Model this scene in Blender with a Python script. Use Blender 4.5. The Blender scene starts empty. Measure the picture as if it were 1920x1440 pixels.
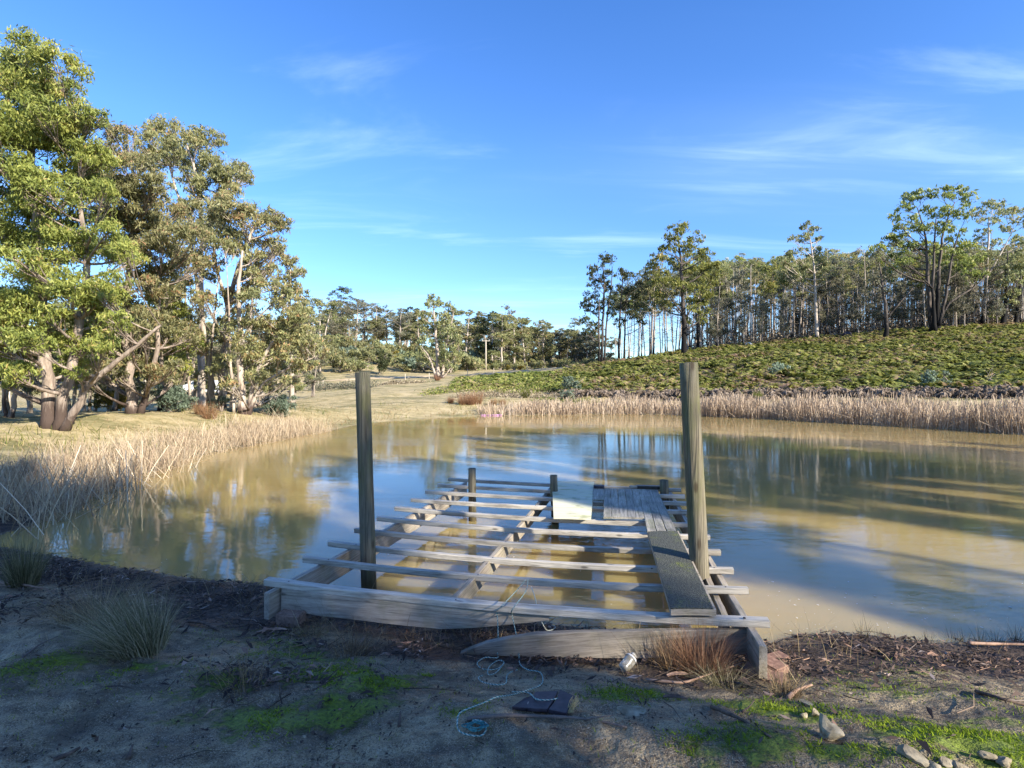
import bpy, math, random
import numpy as np
from mathutils import Vector, Matrix
rng = np.random.default_rng(11)
random.seed(11)
R = math.radians
sc = bpy.context.scene
col = sc.collection

# ------------------------------------------------------------------ camera
EYE = 1.9           # metres above the pond
FPX, CX, HY = 1000.0, 960.0, 710.0   # focal length, centre column and horizon row of the 1920 px photograph
cd = bpy.data.cameras.new('camera')
cam = bpy.data.objects.new('camera', cd); col.objects.link(cam)
cam.location = (0, 0, EYE); cam.rotation_euler = (R(90), 0, 0)
cd.sensor_width = 36; cd.lens = 36*FPX/1920; cd.shift_y = -10/1920
cd.clip_start = 0.05; cd.clip_end = 9000
sc.camera = cam

# ------------------------------------------------------------------ light
SUN_EL = 27.0
sun_h = np.array([0.76, -0.65])      # horizontal direction towards the sun
saz = math.atan2(sun_h[0], sun_h[1])
world = bpy.data.worlds.new('World'); sc.world = world; world.use_nodes = True
nt = world.node_tree; N = nt.nodes; Lk = nt.links; N.clear()
wo = N.new('ShaderNodeOutputWorld'); bg = N.new('ShaderNodeBackground'); bg.inputs[1].default_value = 0.128
sky = N.new('ShaderNodeTexSky'); sky.sky_type = 'NISHITA'; sky.sun_disc = False
sky.sun_elevation = R(SUN_EL); sky.sun_rotation = saz; sky.air_density = 1.0; sky.dust_density = 0.1; sky.ozone_density = 2.2
hs = N.new('ShaderNodeHueSaturation'); hs.inputs['Saturation'].default_value = 1.30; hs.inputs['Value'].default_value = 1.0; hs.inputs['Hue'].default_value = 0.514
tc = N.new('ShaderNodeTexCoord'); sx = N.new('ShaderNodeSeparateXYZ')
Lk.new(tc.outputs['Generated'], sx.inputs[0])
def wm(op, a, b=None, c=None):
    n = N.new('ShaderNodeMath'); n.operation = op
    for i, v in enumerate((a, b, c)):
        if v is None: continue
        if hasattr(v, 'links'): Lk.new(v, n.inputs[i])
        else: n.inputs[i].default_value = v
    return n.outputs[0]
zz = wm('ADD', wm('MAXIMUM', sx.outputs[2], 0.0), 0.10)
px_ = wm('DIVIDE', sx.outputs[0], zz); py_ = wm('DIVIDE', sx.outputs[1], zz)
cxy = N.new('ShaderNodeCombineXYZ'); Lk.new(px_, cxy.inputs[0]); Lk.new(py_, cxy.inputs[1])
def cloud_layer(rot, scale, nscale, detail, lo, hi, dist, off):
    mp = N.new('ShaderNodeMapping'); mp.inputs['Rotation'].default_value = (0, 0, R(rot)); mp.inputs['Scale'].default_value = scale
    mp.inputs['Location'].default_value = off
    Lk.new(cxy.outputs[0], mp.inputs[0])
    nz = N.new('ShaderNodeTexNoise'); nz.inputs['Scale'].default_value = nscale; nz.inputs['Detail'].default_value = detail
    nz.inputs['Roughness'].default_value = 0.58; nz.inputs['Distortion'].default_value = dist
    Lk.new(mp.outputs[0], nz.inputs['Vector'])
    mr = N.new('ShaderNodeMapRange'); mr.interpolation_type = 'SMOOTHSTEP'
    mr.inputs['From Min'].default_value = lo; mr.inputs['From Max'].default_value = hi
    Lk.new(nz.outputs[0], mr.inputs['Value']); return mr.outputs[0]
c1 = cloud_layer(-16, (0.6, 1.9, 1), 1.0, 7, 0.50, 0.82, 0.9, (3.1, 0.7, 0))
c2 = cloud_layer(-24, (0.25, 0.9, 1), 0.55, 3, 0.44, 0.80, 0.2, (9.6, 4.4, 0))
c3 = cloud_layer(8, (0.8, 5.0, 1), 1.1, 5, 0.47, 0.80, 0.3, (1.3, 9.1, 0))
cl = wm('MULTIPLY', wm('ADD', wm('MULTIPLY', c1, wm('ADD', wm('MULTIPLY', c2, 0.7), 0.28)), wm('ADD', wm('MULTIPLY', c3, wm('MULTIPLY', c2, 0.5)), wm('MULTIPLY', c2, 0.20))), 0.52)
cl = wm('MINIMUM', cl, 0.5)
mixc = N.new('ShaderNodeMix'); mixc.data_type = 'RGBA'
deep = N.new('ShaderNodeMix'); deep.data_type = 'RGBA'; deep.blend_type = 'MULTIPLY'; deep.inputs['B'].default_value = (0.46, 0.62, 0.86, 1)   # clear winter air: horizon stays blue
Lk.new(wm('SUBTRACT', 1.0, wm('MINIMUM', wm('MULTIPLY', wm('MAXIMUM', sx.outputs[2], 0.0), 2.6), 1.0)), deep.inputs['Factor']); Lk.new(hs.outputs[0], deep.inputs['A'])
Lk.new(cl, mixc.inputs['Factor']); Lk.new(deep.outputs['Result'], mixc.inputs['A']); mixc.inputs['B'].default_value = (7.0, 8.3, 10.2, 1)
Lk.new(sky.outputs[0], hs.inputs['Color'])
Lk.new(mixc.outputs['Result'], bg.inputs[0]); Lk.new(bg.outputs[0], wo.inputs[0])
sd_ = bpy.data.lights.new('sun', 'SUN'); sd_.energy = 5.0; sd_.angle = R(0.55); sd_.color = (1.0, 0.92, 0.80)
sun = bpy.data.objects.new('sun', sd_); col.objects.link(sun)
sdir = Vector((sun_h[0]*math.cos(R(SUN_EL)), sun_h[1]*math.cos(R(SUN_EL)), math.sin(R(SUN_EL))))
sun.rotation_euler = sdir.to_track_quat('Z', 'Y').to_euler()
sc.view_settings.view_transform = 'Standard'; sc.view_settings.look = 'None'
sc.view_settings.exposure = 1.32; sc.view_settings.gamma = 1.0; sc.view_settings.use_curve_mapping = False
sc.render.engine = 'CYCLES'
try:
    sc.cycles.max_bounces = 6; sc.cycles.diffuse_bounces = 3; sc.cycles.glossy_bounces = 3; sc.cycles.transmission_bounces = 4
    sc.cycles.transparent_max_bounces = 4; sc.cycles.caustics_reflective = False; sc.cycles.caustics_refractive = False
except Exception: pass

# ------------------------------------------------------------------ materials
def new_mat(name):
    m = bpy.data.materials.new(name); m.use_nodes = True
    t = m.node_tree; t.nodes.clear(); return m, t
class NB:
    """tiny node builder"""
    def __init__(s, t): s.t = t; s.n = t.nodes; s.l = t.links
    def node(s, typ, **kw):
        n = s.n.new(typ)
        for k, v in kw.items(): setattr(n, k, v)
        return n
    def set(s, sock, v):
        if hasattr(v, 'links'): s.l.new(v, sock)
        else: sock.default_value = v
    def math(s, op, a, b=None, clamp=False):
        n = s.node('ShaderNodeMath', operation=op, use_clamp=clamp); s.set(n.inputs[0], a)
        if b is not None: s.set(n.inputs[1], b)
        return n.outputs[0]
    def noise(s, vec, scale, detail=4, rough=0.55, dist=0.0, out=0):
        n = s.node('ShaderNodeTexNoise'); s.set(n.inputs['Vector'], vec); n.inputs['Scale'].default_value = scale
        n.inputs['Detail'].default_value = detail; n.inputs['Roughness'].default_value = rough; n.inputs['Distortion'].default_value = dist
        return n.outputs[out]
    def voro(s, vec, scale, feature='F1', out=0):
        n = s.node('ShaderNodeTexVoronoi', feature=feature); s.set(n.inputs['Vector'], vec); n.inputs['Scale'].default_value = scale
        return n.outputs[out]
    def mapping(s, vec, scale=(1, 1, 1), rot=(0, 0, 0), loc=(0, 0, 0)):
        n = s.node('ShaderNodeMapping'); s.set(n.inputs[0], vec)
        n.inputs['Scale'].default_value = scale; n.inputs['Rotation'].default_value = rot; n.inputs['Location'].default_value = loc
        return n.outputs[0]
    def ramp(s, fac, stops, interp='LINEAR'):
        n = s.node('ShaderNodeValToRGB'); s.set(n.inputs[0], fac); cr = n.color_ramp; cr.interpolation = interp
        while len(cr.elements) < len(stops): cr.elements.new(0.5)
        for e, (p, c) in zip(cr.elements, stops): e.position = p; e.color = (*c, 1) if len(c) == 3 else c
        return n.outputs[0]
    def mix(s, fac, a, b, mode='MIX'):
        n = s.node('ShaderNodeMix', data_type='RGBA', blend_type=mode); s.set(n.inputs['Factor'], fac)
        for k, v in (('A', a), ('B', b)):
            if isinstance(v, tuple): v = (*v, 1) if len(v) == 3 else v
            s.set(n.inputs[k], v)
        return n.outputs['Result']
    def mr(s, v, a, b, c=0.0, d=1.0, smooth=True):
        n = s.node('ShaderNodeMapRange'); n.interpolation_type = 'SMOOTHSTEP' if smooth else 'LINEAR'
        s.set(n.inputs['Value'], v); n.inputs['From Min'].default_value = a; n.inputs['From Max'].default_value = b
        n.inputs['To Min'].default_value = c; n.inputs['To Max'].default_value = d; return n.outputs[0]
    def attr(s, name, out='Fac'):
        n = s.node('ShaderNodeAttribute'); n.attribute_name = name; return n.outputs[out]
    def bump(s, h, strength, dist=0.01, normal=None):
        n = s.node('ShaderNodeBump'); s.set(n.inputs['Height'], h); n.inputs['Strength'].default_value = strength; n.inputs['Distance'].default_value = dist
        if normal is not None: s.set(n.inputs['Normal'], normal)
        return n.outputs[0]
    def bsdf(s, base, rough=0.8, spec=0.3, normal=None, **kw):
        n = s.node('ShaderNodeBsdfPrincipled'); s.set(n.inputs['Base Color'], (*base, 1) if isinstance(base, tuple) and len(base) == 3 else base)
        s.set(n.inputs['Roughness'], rough); s.set(n.inputs['Specular IOR Level'], spec)
        if normal is not None: s.set(n.inputs['Normal'], normal)
        for k, v in kw.items(): s.set(n.inputs[k], v)
        return n.outputs[0]
    def out(s, sh, disp=None):
        o = s.node('ShaderNodeOutputMaterial'); s.l.new(sh, o.inputs[0]); return o
    def coord(s, kind='Object'):
        return s.node('ShaderNodeTexCoord').outputs[kind]
    def pos(s): return s.node('ShaderNodeNewGeometry').outputs['Position']
    def rnd(s): return s.node('ShaderNodeObjectInfo').outputs['Random']

def leaf_mat(name, stops, rough=0.5, trans=0.42, spec=0.35):
    m, t = new_mat(name); b = NB(t)
    c = b.ramp(b.attr('tint'), stops)
    hsn = b.node('ShaderNodeHueSaturation'); b.set(hsn.inputs['Color'], c)
    b.set(hsn.inputs['Value'], b.math('ADD', b.math('MULTIPLY', b.rnd(), 0.35), 0.83))
    b.set(hsn.inputs['Hue'], b.math('ADD', b.math('MULTIPLY', b.rnd(), 0.025), 0.487))
    c = hsn.outputs[0]
    p = b.bsdf(c, rough, spec)
    tr = b.node('ShaderNodeBsdfTranslucent'); b.set(tr.inputs[0], c)
    mx = b.node('ShaderNodeMixShader'); mx.inputs[0].default_value = trans
    b.l.new(p, mx.inputs[1]); b.l.new(tr.outputs[0], mx.inputs[2]); b.out(mx.outputs[0]); return m
M = {}
M['leaf_bright'] = leaf_mat('leaf_bright', [(0.0, (.10, .12, .032)), (.35, (.21, .245, .060)), (.7, (.35, .36, .085)), (.92, (.46, .41, .14)), (1.0, (.46, .30, .13))])
M['leaf_olive'] = leaf_mat('leaf_olive', [(0.0, (.12, .135, .062)), (.35, (.24, .255, .110)), (.7, (.36, .35, .155)), (.9, (.46, .37, .17)), (1.0, (.50, .30, .15))])
M['leaf_dark'] = leaf_mat('leaf_dark', [(0.0, (.035, .046, .022)), (.4, (.075, .094, .040)), (.75, (.130, .145, .055)), (1.0, (.22, .20, .08))])
M['leaf_grey'] = leaf_mat('leaf_grey', [(0.0, (.11, .12, .075)), (.5, (.21, .21, .135)), (.85, (.30, .28, .19)), (1.0, (.34, .25, .17))])
M['leaf_blue'] = leaf_mat('leaf_blue', [(0.0, (.08, .11, .08)), (.5, (.17, .22, .15)), (1.0, (.30, .37, .26))])
M['leaf_gold'] = leaf_mat('leaf_gold', [(0.0, (.09, .075, .012)), (.5, (.21, .16, .02)), (1.0, (.32, .24, .03))])
M['bracken'] = leaf_mat('bracken', [(0.0, (.11, .125, .03)), (.30, (.20, .235, .045)), (.66, (.33, .34, .08)), (.86, (.36, .29, .13)), (1.0, (.31, .21, .13))], 0.6)
M['bracken_dead'] = leaf_mat('bracken_dead', [(0.0, (.085, .066, .042)), (.5, (.22, .175, .12)), (1.0, (.40, .33, .24))], 0.8, 0.15, 0.1)
M['reed'] = leaf_mat('reed', [(0.0, (.18, .125, .07)), (.3, (.36, .27, .17)), (.7, (.56, .46, .32)), (1.0, (.78, .70, .54))], 0.7, 0.2, 0.2)
M['reed_grey'] = leaf_mat('reed_grey', [(0.0, (.12, .075, .045)), (.3, (.27, .19, .13)), (.7, (.45, .35, .24)), (1.0, (.66, .56, .43))], 0.7, 0.2, 0.2)
M['straw'] = leaf_mat('straw', [(0.0, (.085, .058, .03)), (.4, (.22, .16, .08)), (.8, (.40, .31, .16)), (1.0, (.52, .43, .26))], 0.7, 0.2, 0.2)
M['straw_red'] = leaf_mat('straw_red', [(0.0, (.12, .06, .03)), (.5, (.30, .17, .085)), (1.0, (.46, .31, .17))], 0.7, 0.25, 0.2)
M['tussock'] = leaf_mat('tussock', [(0.0, (.06, .06, .025)), (.5, (.16, .155, .07)), (.8, (.34, .30, .17)), (1.0, (.52, .46, .3))], 0.6, 0.2, 0.25)
M['rush'] = leaf_mat('rush', [(0.0, (.035, .04, .015)), (.5, (.09, .085, .035)), (1.0, (.20, .15, .08))], 0.6, 0.2, 0.25)
M['green_grass'] = leaf_mat('green_grass', [(0.0, (.06, .085, .015)), (.5, (.14, .16, .03)), (1.0, (.30, .27, .09))], 0.6, 0.3, 0.25)
M['moss'] = leaf_mat('moss', [(0.0, (.07, .11, .008)), (.5, (.19, .27, .015)), (1.0, (.34, .40, .04))], 0.8, 0.3, 0.1)
M['litter'] = leaf_mat('litter', [(0.0, (.025, .019, .016)), (.45, (.075, .052, .040)), (.8, (.16, .115, .085)), (.95, (.30, .18, .12)), (1.0, (.42, .36, .3))], 0.75, 0.05, 0.2)

def bark_mat(name, light, mid, dark, char=1.2, charcol=(.012, .011, .010)):
    m, t = new_mat(name); b = NB(t); co = b.coord()
    v = b.mapping(co, (3.0, 3.0, 0.55))
    n1 = b.noise(v, 2.2, 5, 0.65, 0.6); n2 = b.noise(b.mapping(co, (14, 14, 2.2)), 2.0, 3, 0.6)
    c = b.ramp(n1, [(.30, dark), (.46, mid), (.62, light), (.8, mid)])
    c = b.mix(b.math('MULTIPLY', n2, 0.55), c, tuple(x*0.55 for x in dark))
    sz = b.node('ShaderNodeSeparateXYZ'); b.set(sz.inputs[0], co)
    h = b.math('ADD', sz.outputs[2], b.math('MULTIPLY', b.math('SUBTRACT', n1, 0.5), char*2.2))
    h = b.math('ADD', h, b.math('MULTIPLY', b.math('SUBTRACT', b.rnd(), 0.5), char*1.6))
    c = b.mix(b.mr(h, char*0.55, char*1.5, 1.0, 0.0), c, charcol)
    b.out(b.bsdf(c, 0.85, 0.15, b.bump(b.math('ADD', n1, n2), 0.6, 0.03))); return m
M['bark_pale'] = bark_mat('bark_pale', (.58, .51, .42), (.40, .33, .26), (.18, .13, .10), 0.35, (.08, .055, .045))
M['bark_pink'] = bark_mat('bark_pink', (.46, .38, .31), (.29, .23, .18), (.13, .10, .08), 0.5, (.07, .05, .04))
M['bark_forest'] = bark_mat('bark_forest', (.66, .58, .49), (.46, .39, .32), (.20, .16, .13), 1.0)
M['bark_char'] = bark_mat('bark_char', (.20, .16, .13), (.095, .08, .068), (.035, .03, .027), 3.2)
M['bark_dead'] = bark_mat('bark_dead', (.44, .38, .31), (.30, .25, .20), (.14, .11, .09), 0.05, (.15, .12, .10))

def wood_mat(name, light, mid, dark, spec=0.45, rough=0.55, green=0.0, scale=1.0):
    m, t = new_mat(name); b = NB(t); co = b.coord()
    ofs = b.node('ShaderNodeVectorMath', operation='ADD'); b.set(ofs.inputs[0], co)
    cc = b.node('ShaderNodeCombineXYZ'); b.set(cc.inputs[0], b.math('MULTIPLY', b.rnd(), 37.0)); b.set(cc.inputs[1], b.math('MULTIPLY', b.rnd(), 11.0)); b.set(ofs.inputs[1], cc.outputs[0])
    v = ofs.outputs[0]
    g = b.noise(b.mapping(v, (1.1*scale, 26*scale, 26*scale)), 2.0, 6, 0.65, 0.5)
    fine = b.noise(b.mapping(v, (4*scale, 120*scale, 120*scale)), 2.0, 3, 0.6)
    bl = b.noise(b.mapping(v, (1.6, 5, 5)), 1.6, 4, 0.6)
    c = b.ramp(b.math('ADD', b.math('MULTIPLY', g, 0.6), b.math('MULTIPLY', fine, 0.4)), [(.32, dark), (.47, mid), (.60, light), (.75, mid)])
    c = b.mix(b.mr(bl, 0.48, 0.72, 0, 0.55), c, tuple(x*0.5 for x in dark))
    kn = b.voro(b.mapping(v, (2.2, 7, 7)), 1.0)
    c = b.mix(b.mr(kn, 0.035, 0.10, 0.75, 0.0), c, tuple(x*0.4 for x in dark))
    if green: c = b.mix(b.math('MULTIPLY', b.mr(b.noise(v, 5, 5, 0.65), 0.45, 0.68), green), c, (.13, .14, .045))
    hsn = b.node('ShaderNodeHueSaturation'); b.set(hsn.inputs['Color'], c); b.set(hsn.inputs['Value'], b.math('ADD', b.math('MULTIPLY', b.rnd(), 0.4), 0.8))
    b.out(b.bsdf(hsn.outputs[0], rough, spec, b.bump(b.math('ADD', g, fine), 0.45, 0.004))); return m
M['wood_grey'] = wood_mat('wood_grey', (.50, .455, .375), (.33, .30, .245), (.12, .10, .08))
M['wood_side'] = wood_mat('wood_side', (.40, .35, .28), (.28, .24, .19), (.13, .105, .08), 0.2, 0.75, 0.25)
M['wood_plank'] = wood_mat('wood_plank', (.42, .385, .31), (.25, .23, .185), (.085, .075, .06), 0.35, 0.6, 0.45)
M['wood_wet'] = wood_mat('wood_wet', (.06, .05, .04), (.035, .03, .026), (.015, .013, .012), 0.5, 0.4)

def post_mat():
    m, t = new_mat('post_wood'); b = NB(t); co = b.coord()
    g = b.noise(b.mapping(co, (22, 22, 0.9)), 1.6, 6, 0.65, 0.4); f = b.noise(b.mapping(co, (90, 90, 4)), 1.5, 3)
    c = b.ramp(b.math('ADD', b.math('MULTIPLY', g, .65), b.math('MULTIPLY', f, .35)), [(.34, (.05, .042, .03)), (.5, (.14, .122, .085)), (.66, (.235, .205, .14))])
    c = b.mix(b.mr(b.noise(b.mapping(co, (4, 4, 1.2)), 1.7, 5, 0.65), 0.42, 0.66, 0, 0.65), c, (.125, .125, .045))
    c = b.mix(b.mr(b.voro(b.mapping(co, (7, 7, 2.6)), 1.0), 0.06, 0.17, 0.8, 0.0), c, (.05, .035, .02))
    sz = b.node('ShaderNodeSeparateXYZ'); b.set(sz.inputs[0], co)
    c = b.mix(b.mr(b.math('ADD', sz.outputs[2], b.math('MULTIPLY', g, 0.12)), 0.10, 0.30, 0.8, 0.0), c, (.075, .055, .025))
    crk = b.mr(b.voro(b.mapping(co, (16, 16, 0.5)), 1.0, 'DISTANCE_TO_EDGE'), 0.0, 0.05, 1, 0)
    c = b.mix(b.math('MULTIPLY', crk, 0.35), c, (.03, .025, .02))
    b.out(b.bsdf(c, 0.75, 0.25, b.bump(b.math('SUBTRACT', b.math('ADD', g, f), crk), 0.6, 0.006))); return m
M['post'] = post_mat()
def simple(name, c1, c2, scale=20, rough=0.8, spec=0.2, bump=0.3, dist=0.004, detail=5, lo=.35, hi=.65):
    m, t = new_mat(name); b = NB(t); co = b.coord(); n = b.noise(co, scale, detail, 0.6)
    b.out(b.bsdf(b.ramp(n, [(lo, c1), (hi, c2)]), rough, spec, b.bump(n, bump, dist))); return m
M['post_top'] = simple('post_top', (.03, .03, .018), (.13, .12, .07), 30)
M['brick'] = simple('brick', (.17, .115, .085), (.30, .20, .15), 45, 0.9)
M['paver'] = simple('paver', (.15, .085, .065), (.28, .17, .125), 30, 0.9)
M['rock'] = simple('rock', (.16, .13, .085), (.40, .34, .23), 9, 0.9, 0.1, 0.6, 0.02)
M['bone'] = simple('bone', (.16, .13, .08), (.42, .36, .25), 16, 0.85, 0.1, 0.6, 0.01)
M['bark_strip'] = simple('bark_strip', (.20, .12, .08), (.40, .27, .19), 18, 0.85)
M['twig'] = simple('twig', (.055, .04, .032), (.16, .115, .085), 25, 0.85)
M['slab'] = simple('slab', (.028, .022, .028), (.055, .045, .055), 30, 0.6, 0.3)
M['rope_teal'] = simple('rope_teal', (.02, .12, .13), (.10, .28, .27), 60, 0.8)
M['rope_white'] = simple('rope_white', (.30, .32, .26), (.55, .57, .48), 60, 0.8)
M['rope_straw'] = simple('rope_straw', (.35, .27, .12), (.55, .45, .22), 60, 0.8)
M['metal'] = simple('metal', (.30, .28, .26), (.42, .40, .38), 60, 0.4, 0.5, 0.1)
M['foam_pink'] = simple('foam_pink', (.42, .20, .38), (.58, .33, .52), 8, 0.8)
M['car_paint'] = simple('car_paint', (.62, .63, .62), (.72, .73, .72), 5, 0.35, 0.5, 0.0)
M['car_glass'] = simple('car_glass', (.03, .05, .08), (.05, .08, .12), 3, 0.1, 0.8, 0.0)
M['tyre'] = simple('tyre', (.015, .015, .015), (.03, .03, .03), 20)
M['pole'] = simple('pole', (.34, .29, .22), (.46, .41, .33), 8)
M['white_stone'] = simple('white_stone', (.5, .48, .44), (.7, .68, .62), 8)
M['foam_fleck'] = simple('foam_fleck', (.42, .38, .30), (.62, .58, .48), 8)

def panel_mat():
    m, t = new_mat('panel_ply'); b = NB(t); co = b.coord()
    n = b.noise(b.mapping(co, (0.9, 6, 6)), 2.2, 5, 0.6, 0.4); n2 = b.noise(co, 4, 4)
    c = b.ramp(n, [(.30, (.26, .26, .14)), (.41, (.58, .57, .36)), (.58, (.58, .55, .42)), (.75, (.62, .59, .48))])
    c = b.mix(b.mr(n2, .5, .72, 0, .6), c, (.17, .18, .06))
    b.out(b.bsdf(c, 0.9, 0.12, b.bump(n, 0.15, 0.003))); return m
M['panel'] = panel_mat()
def mesh_mat():
    m, t = new_mat('grit_mesh'); b = NB(t); co = b.coord()
    v = b.voro(co, 95); n = b.noise(co, 4.5, 5, 0.65)
    c = b.mix(b.mr(v, .25, .5), (.018, .019, .016), (.075, .078, .062))
    c = b.mix(b.math('MULTIPLY', b.mr(n, .5, .7), b.mr(b.noise(co, 60, 2), .4, .6)), c, (.13, .15, .025))
    b.out(b.bsdf(c, 0.75, 0.3, b.bump(v, 0.9, 0.006))); return m
M['grit_mesh'] = mesh_mat()
def bottle_mat():
    m, t = new_mat('cloudy_plastic'); b = NB(t); co = b.coord(); n = b.noise(co, 22, 5, 0.6)
    c = b.ramp(n, [(.35, (.30, .25, .15)), (.6, (.62, .60, .52))])
    b.out(b.bsdf(c, 0.3, 0.5, b.bump(n, .3, .003), **{'Transmission Weight': 0.45})); return m
M['cloudy_plastic'] = bottle_mat()

def water_mat():
    m, t = new_mat('pond_water'); b = NB(t); p = b.pos()
    n1 = b.noise(b.mapping(p, (0.9, 3.0, 1), (0, 0, R(12))), 1.0, 3, 0.55, 0.4)
    n2 = b.noise(b.mapping(p, (3.2, 8.5, 1), (0, 0, R(-8))), 1.0, 3, 0.6, 0.3)
    gust = b.mr(b.noise(b.mapping(p, (0.10, 0.22, 1)), 1.0, 2), 0.42, 0.62, 0.10, 1.0)
    h = b.math('ADD', b.math('MULTIPLY', n1, 0.45), b.math('ADD', b.math('MULTIPLY', b.math('MULTIPLY', n2, gust), 0.9), b.math('MULTIPLY', b.math('MULTIPLY', b.noise(b.mapping(p, (9, 20, 1)), 1.0, 2), gust), .22)))
    dist = b.noise(b.mapping(p, (0.25, 0.5, 1)), 1.0, 4, 0.6)
    c = b.ramp(dist, [(.3, (.275, .198, .072)), (.7, (.315, .235, .092))])
    b.out(b.bsdf(c, 0.045, 0.5, b.bump(h, 0.085, 0.06), **{'IOR': 1.42, 'Subsurface Weight': 0.85, 'Subsurface Radius': (1.0, .7, .4), 'Subsurface Scale': 0.45})); return m
M['water'] = water_mat()
for n_ in M['water'].node_tree.nodes:
    if n_.type == 'BSDF_PRINCIPLED': n_.subsurface_method = 'BURLEY'

def ground_mat():
    m, t = new_mat('ground_soil'); b = NB(t); p = b.pos()
    mud_w, moss_w, dry_w, lit_w = b.attr('mud'), b.attr('moss'), b.attr('dry'), b.attr('litterw')
    n1 = b.noise(p, 1.6, 6, 0.6, 0.3); n2 = b.noise(p, 9, 6, 0.65); n3 = b.noise(p, 55, 4, 0.6)
    stretch = b.noise(b.mapping(p, (1.1, 3.0, 1), (0, 0, R(-28))), 2.2, 5, 0.62, 0.5)
    mud = b.ramp(b.math('ADD', b.math('MULTIPLY', n2, .5), b.math('MULTIPLY', stretch, .5)), [(.36, (.075, .052, .030)), (.47, (.185, .140, .078)), (.58, (.37, .29, .165)), (.72, (.24, .185, .105))])
    mud = b.mix(b.mr(n3, .35, .5, .45, 0), mud, (.045, .038, .032))
    mud = b.mix(b.mr(b.voro(p, 26), 0.05, 0.16, 0.7, 0), mud, (.03, .026, .024))
    grass_g = b.ramp(n2, [(.35, (.10, .105, .032)), (.65, (.20, .18, .07))])
    dryc = b.ramp(b.math('ADD', b.math('MULTIPLY', n2, .5), b.math('MULTIPLY', n1, .5)), [(.36, (.20, .175, .075)), (.46, (.35, .28, .135)), (.60, (.49, .395, .225)), (.74, (.28, .26, .10))])
    far = b.mix(b.math('MULTIPLY', b.mr(b.noise(b.mapping(p, (.25, .6, 1)), 1.0, 4, .6),   .48, .60), 0.75), dryc, grass_g)
    hill = b.ramp(n2, [(.35, (.045, .035, .02)), (.65, (.12, .085, .05))])
    c = b.mix(dry_w, hill, far)
    speck = b.noise(p, 170, 3, .7); mud = b.mix(b.mr(speck, .52, .64, 0, .75), mud, (.46, .38, .27)); mud = b.mix(b.mr(speck, .36, .46, .85, 0), mud, (.035, .027, .02))
    crust = b.mr(b.math('ADD', b.math('MULTIPLY', b.noise(p, 2.4, 7, .72, .8), .7), b.math('MULTIPLY', n3, .3)), .50, .60)
    mud = b.mix(b.math('MULTIPLY', crust, .75), mud, b.ramp(n3, [(.35, (.035, .027, .019)), (.65, (.13, .10, .065))]))
    c = b.mix(mud_w, c, mud)
    lit = b.ramp(n3, [(.35, (.025, .019, .015)), (.6, (.085, .06, .045)), (.75, (.15, .11, .08))])
    c = b.mix(b.mr(b.math('ADD', lit_w, b.math('MULTIPLY', b.math('SUBTRACT', n2, .5), .8)), .35, .7), c, lit)
    mossc = b.ramp(n3, [(.35, (.06, .09, .010)), (.6, (.15, .21, .015)), (.75, (.24, .28, .04))])
    mk = b.mr(b.math('ADD', b.math('MULTIPLY', moss_w, 1.15), b.math('ADD', b.math('MULTIPLY', b.math('SUBTRACT', n2, .5), 2.4), b.math('MULTIPLY', b.math('SUBTRACT', stretch, .5), 2.4))), .45, .95)
    c = b.mix(b.math('MULTIPLY', b.math('MULTIPLY', mk, b.mr(moss_w, .08, .35)), .85), c, mossc)
    h = b.math('ADD', b.math('MULTIPLY', n2, 1.0), b.math('ADD', b.math('MULTIPLY', n3, .35), b.math('MULTIPLY', mk, .4)))
    wet = b.mr(b.noise(p, 2.3, 3), .45, .62, .45, .9)
    b.out(b.bsdf(c, b.mix(mud_w, (.9, .9, .9), wet), 0.25, b.bump(h, 1.0, 0.045))); return m
M['ground'] = ground_mat()
M['road'] = simple('dirt', (.44, .33, .19), (.58, .46, .29), 0.7, 0.95, 0.1, 0.2, 0.03)

# ------------------------------------------------------------------ mesh helpers
def make_mesh(name, verts, quads=None, tris=None, tint=None, smooth=False):
    me = bpy.data.meshes.new(name); verts = np.asarray(verts, dtype=np.float32).reshape(-1, 3)
    q = np.asarray(quads, dtype=np.int32).reshape(-1, 4) if quads is not None and len(quads) else np.zeros((0, 4), np.int32)
    t = np.asarray(tris, dtype=np.int32).reshape(-1, 3) if tris is not None and len(tris) else np.zeros((0, 3), np.int32)
    me.vertices.add(len(verts)); me.vertices.foreach_set('co', verts.ravel())
    nl = q.size + t.size; me.loops.add(nl); me.loops.foreach_set('vertex_index', np.concatenate([q.ravel(), t.ravel()]).astype(np.int32))
    me.polygons.add(len(q)+len(t))
    me.polygons.foreach_set('loop_start', np.concatenate([np.arange(len(q))*4, q.size+np.arange(len(t))*3]).astype(np.int32))
    if smooth: me.polygons.foreach_set('use_smooth', np.ones(len(q)+len(t), dtype=bool))
    me.update(calc_edges=True)
    if tint is not None:
        a = me.attributes.new('tint', 'FLOAT', 'POINT'); a.data.foreach_set('value', np.asarray(tint, dtype=np.float32))
    return me
def link(name, me, mat=None, parent=None, loc=None):
    o = bpy.data.objects.new(name, me); col.objects.link(o)
    if me is not None and mat is not None and not len(me.materials):
        me.materials.append(mat)
    if parent is not None: o.parent = parent
    if loc is not None: o.location = loc
    return o
def tag(o, label=None, cat=None, group=None, kind=None):
    if label: o['label'] = label
    if cat: o['category'] = cat
    if group: o['group'] = group
    if kind: o['kind'] = kind
    return o
def empty(name, loc, label=None, cat=None, group=None, rz=0.0):
    o = bpy.data.objects.new(name, None); col.objects.link(o); o.empty_display_size = 0.2
    o.location = loc; o.rotation_euler = (0, 0, rz); return tag(o, label, cat, group)
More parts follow.
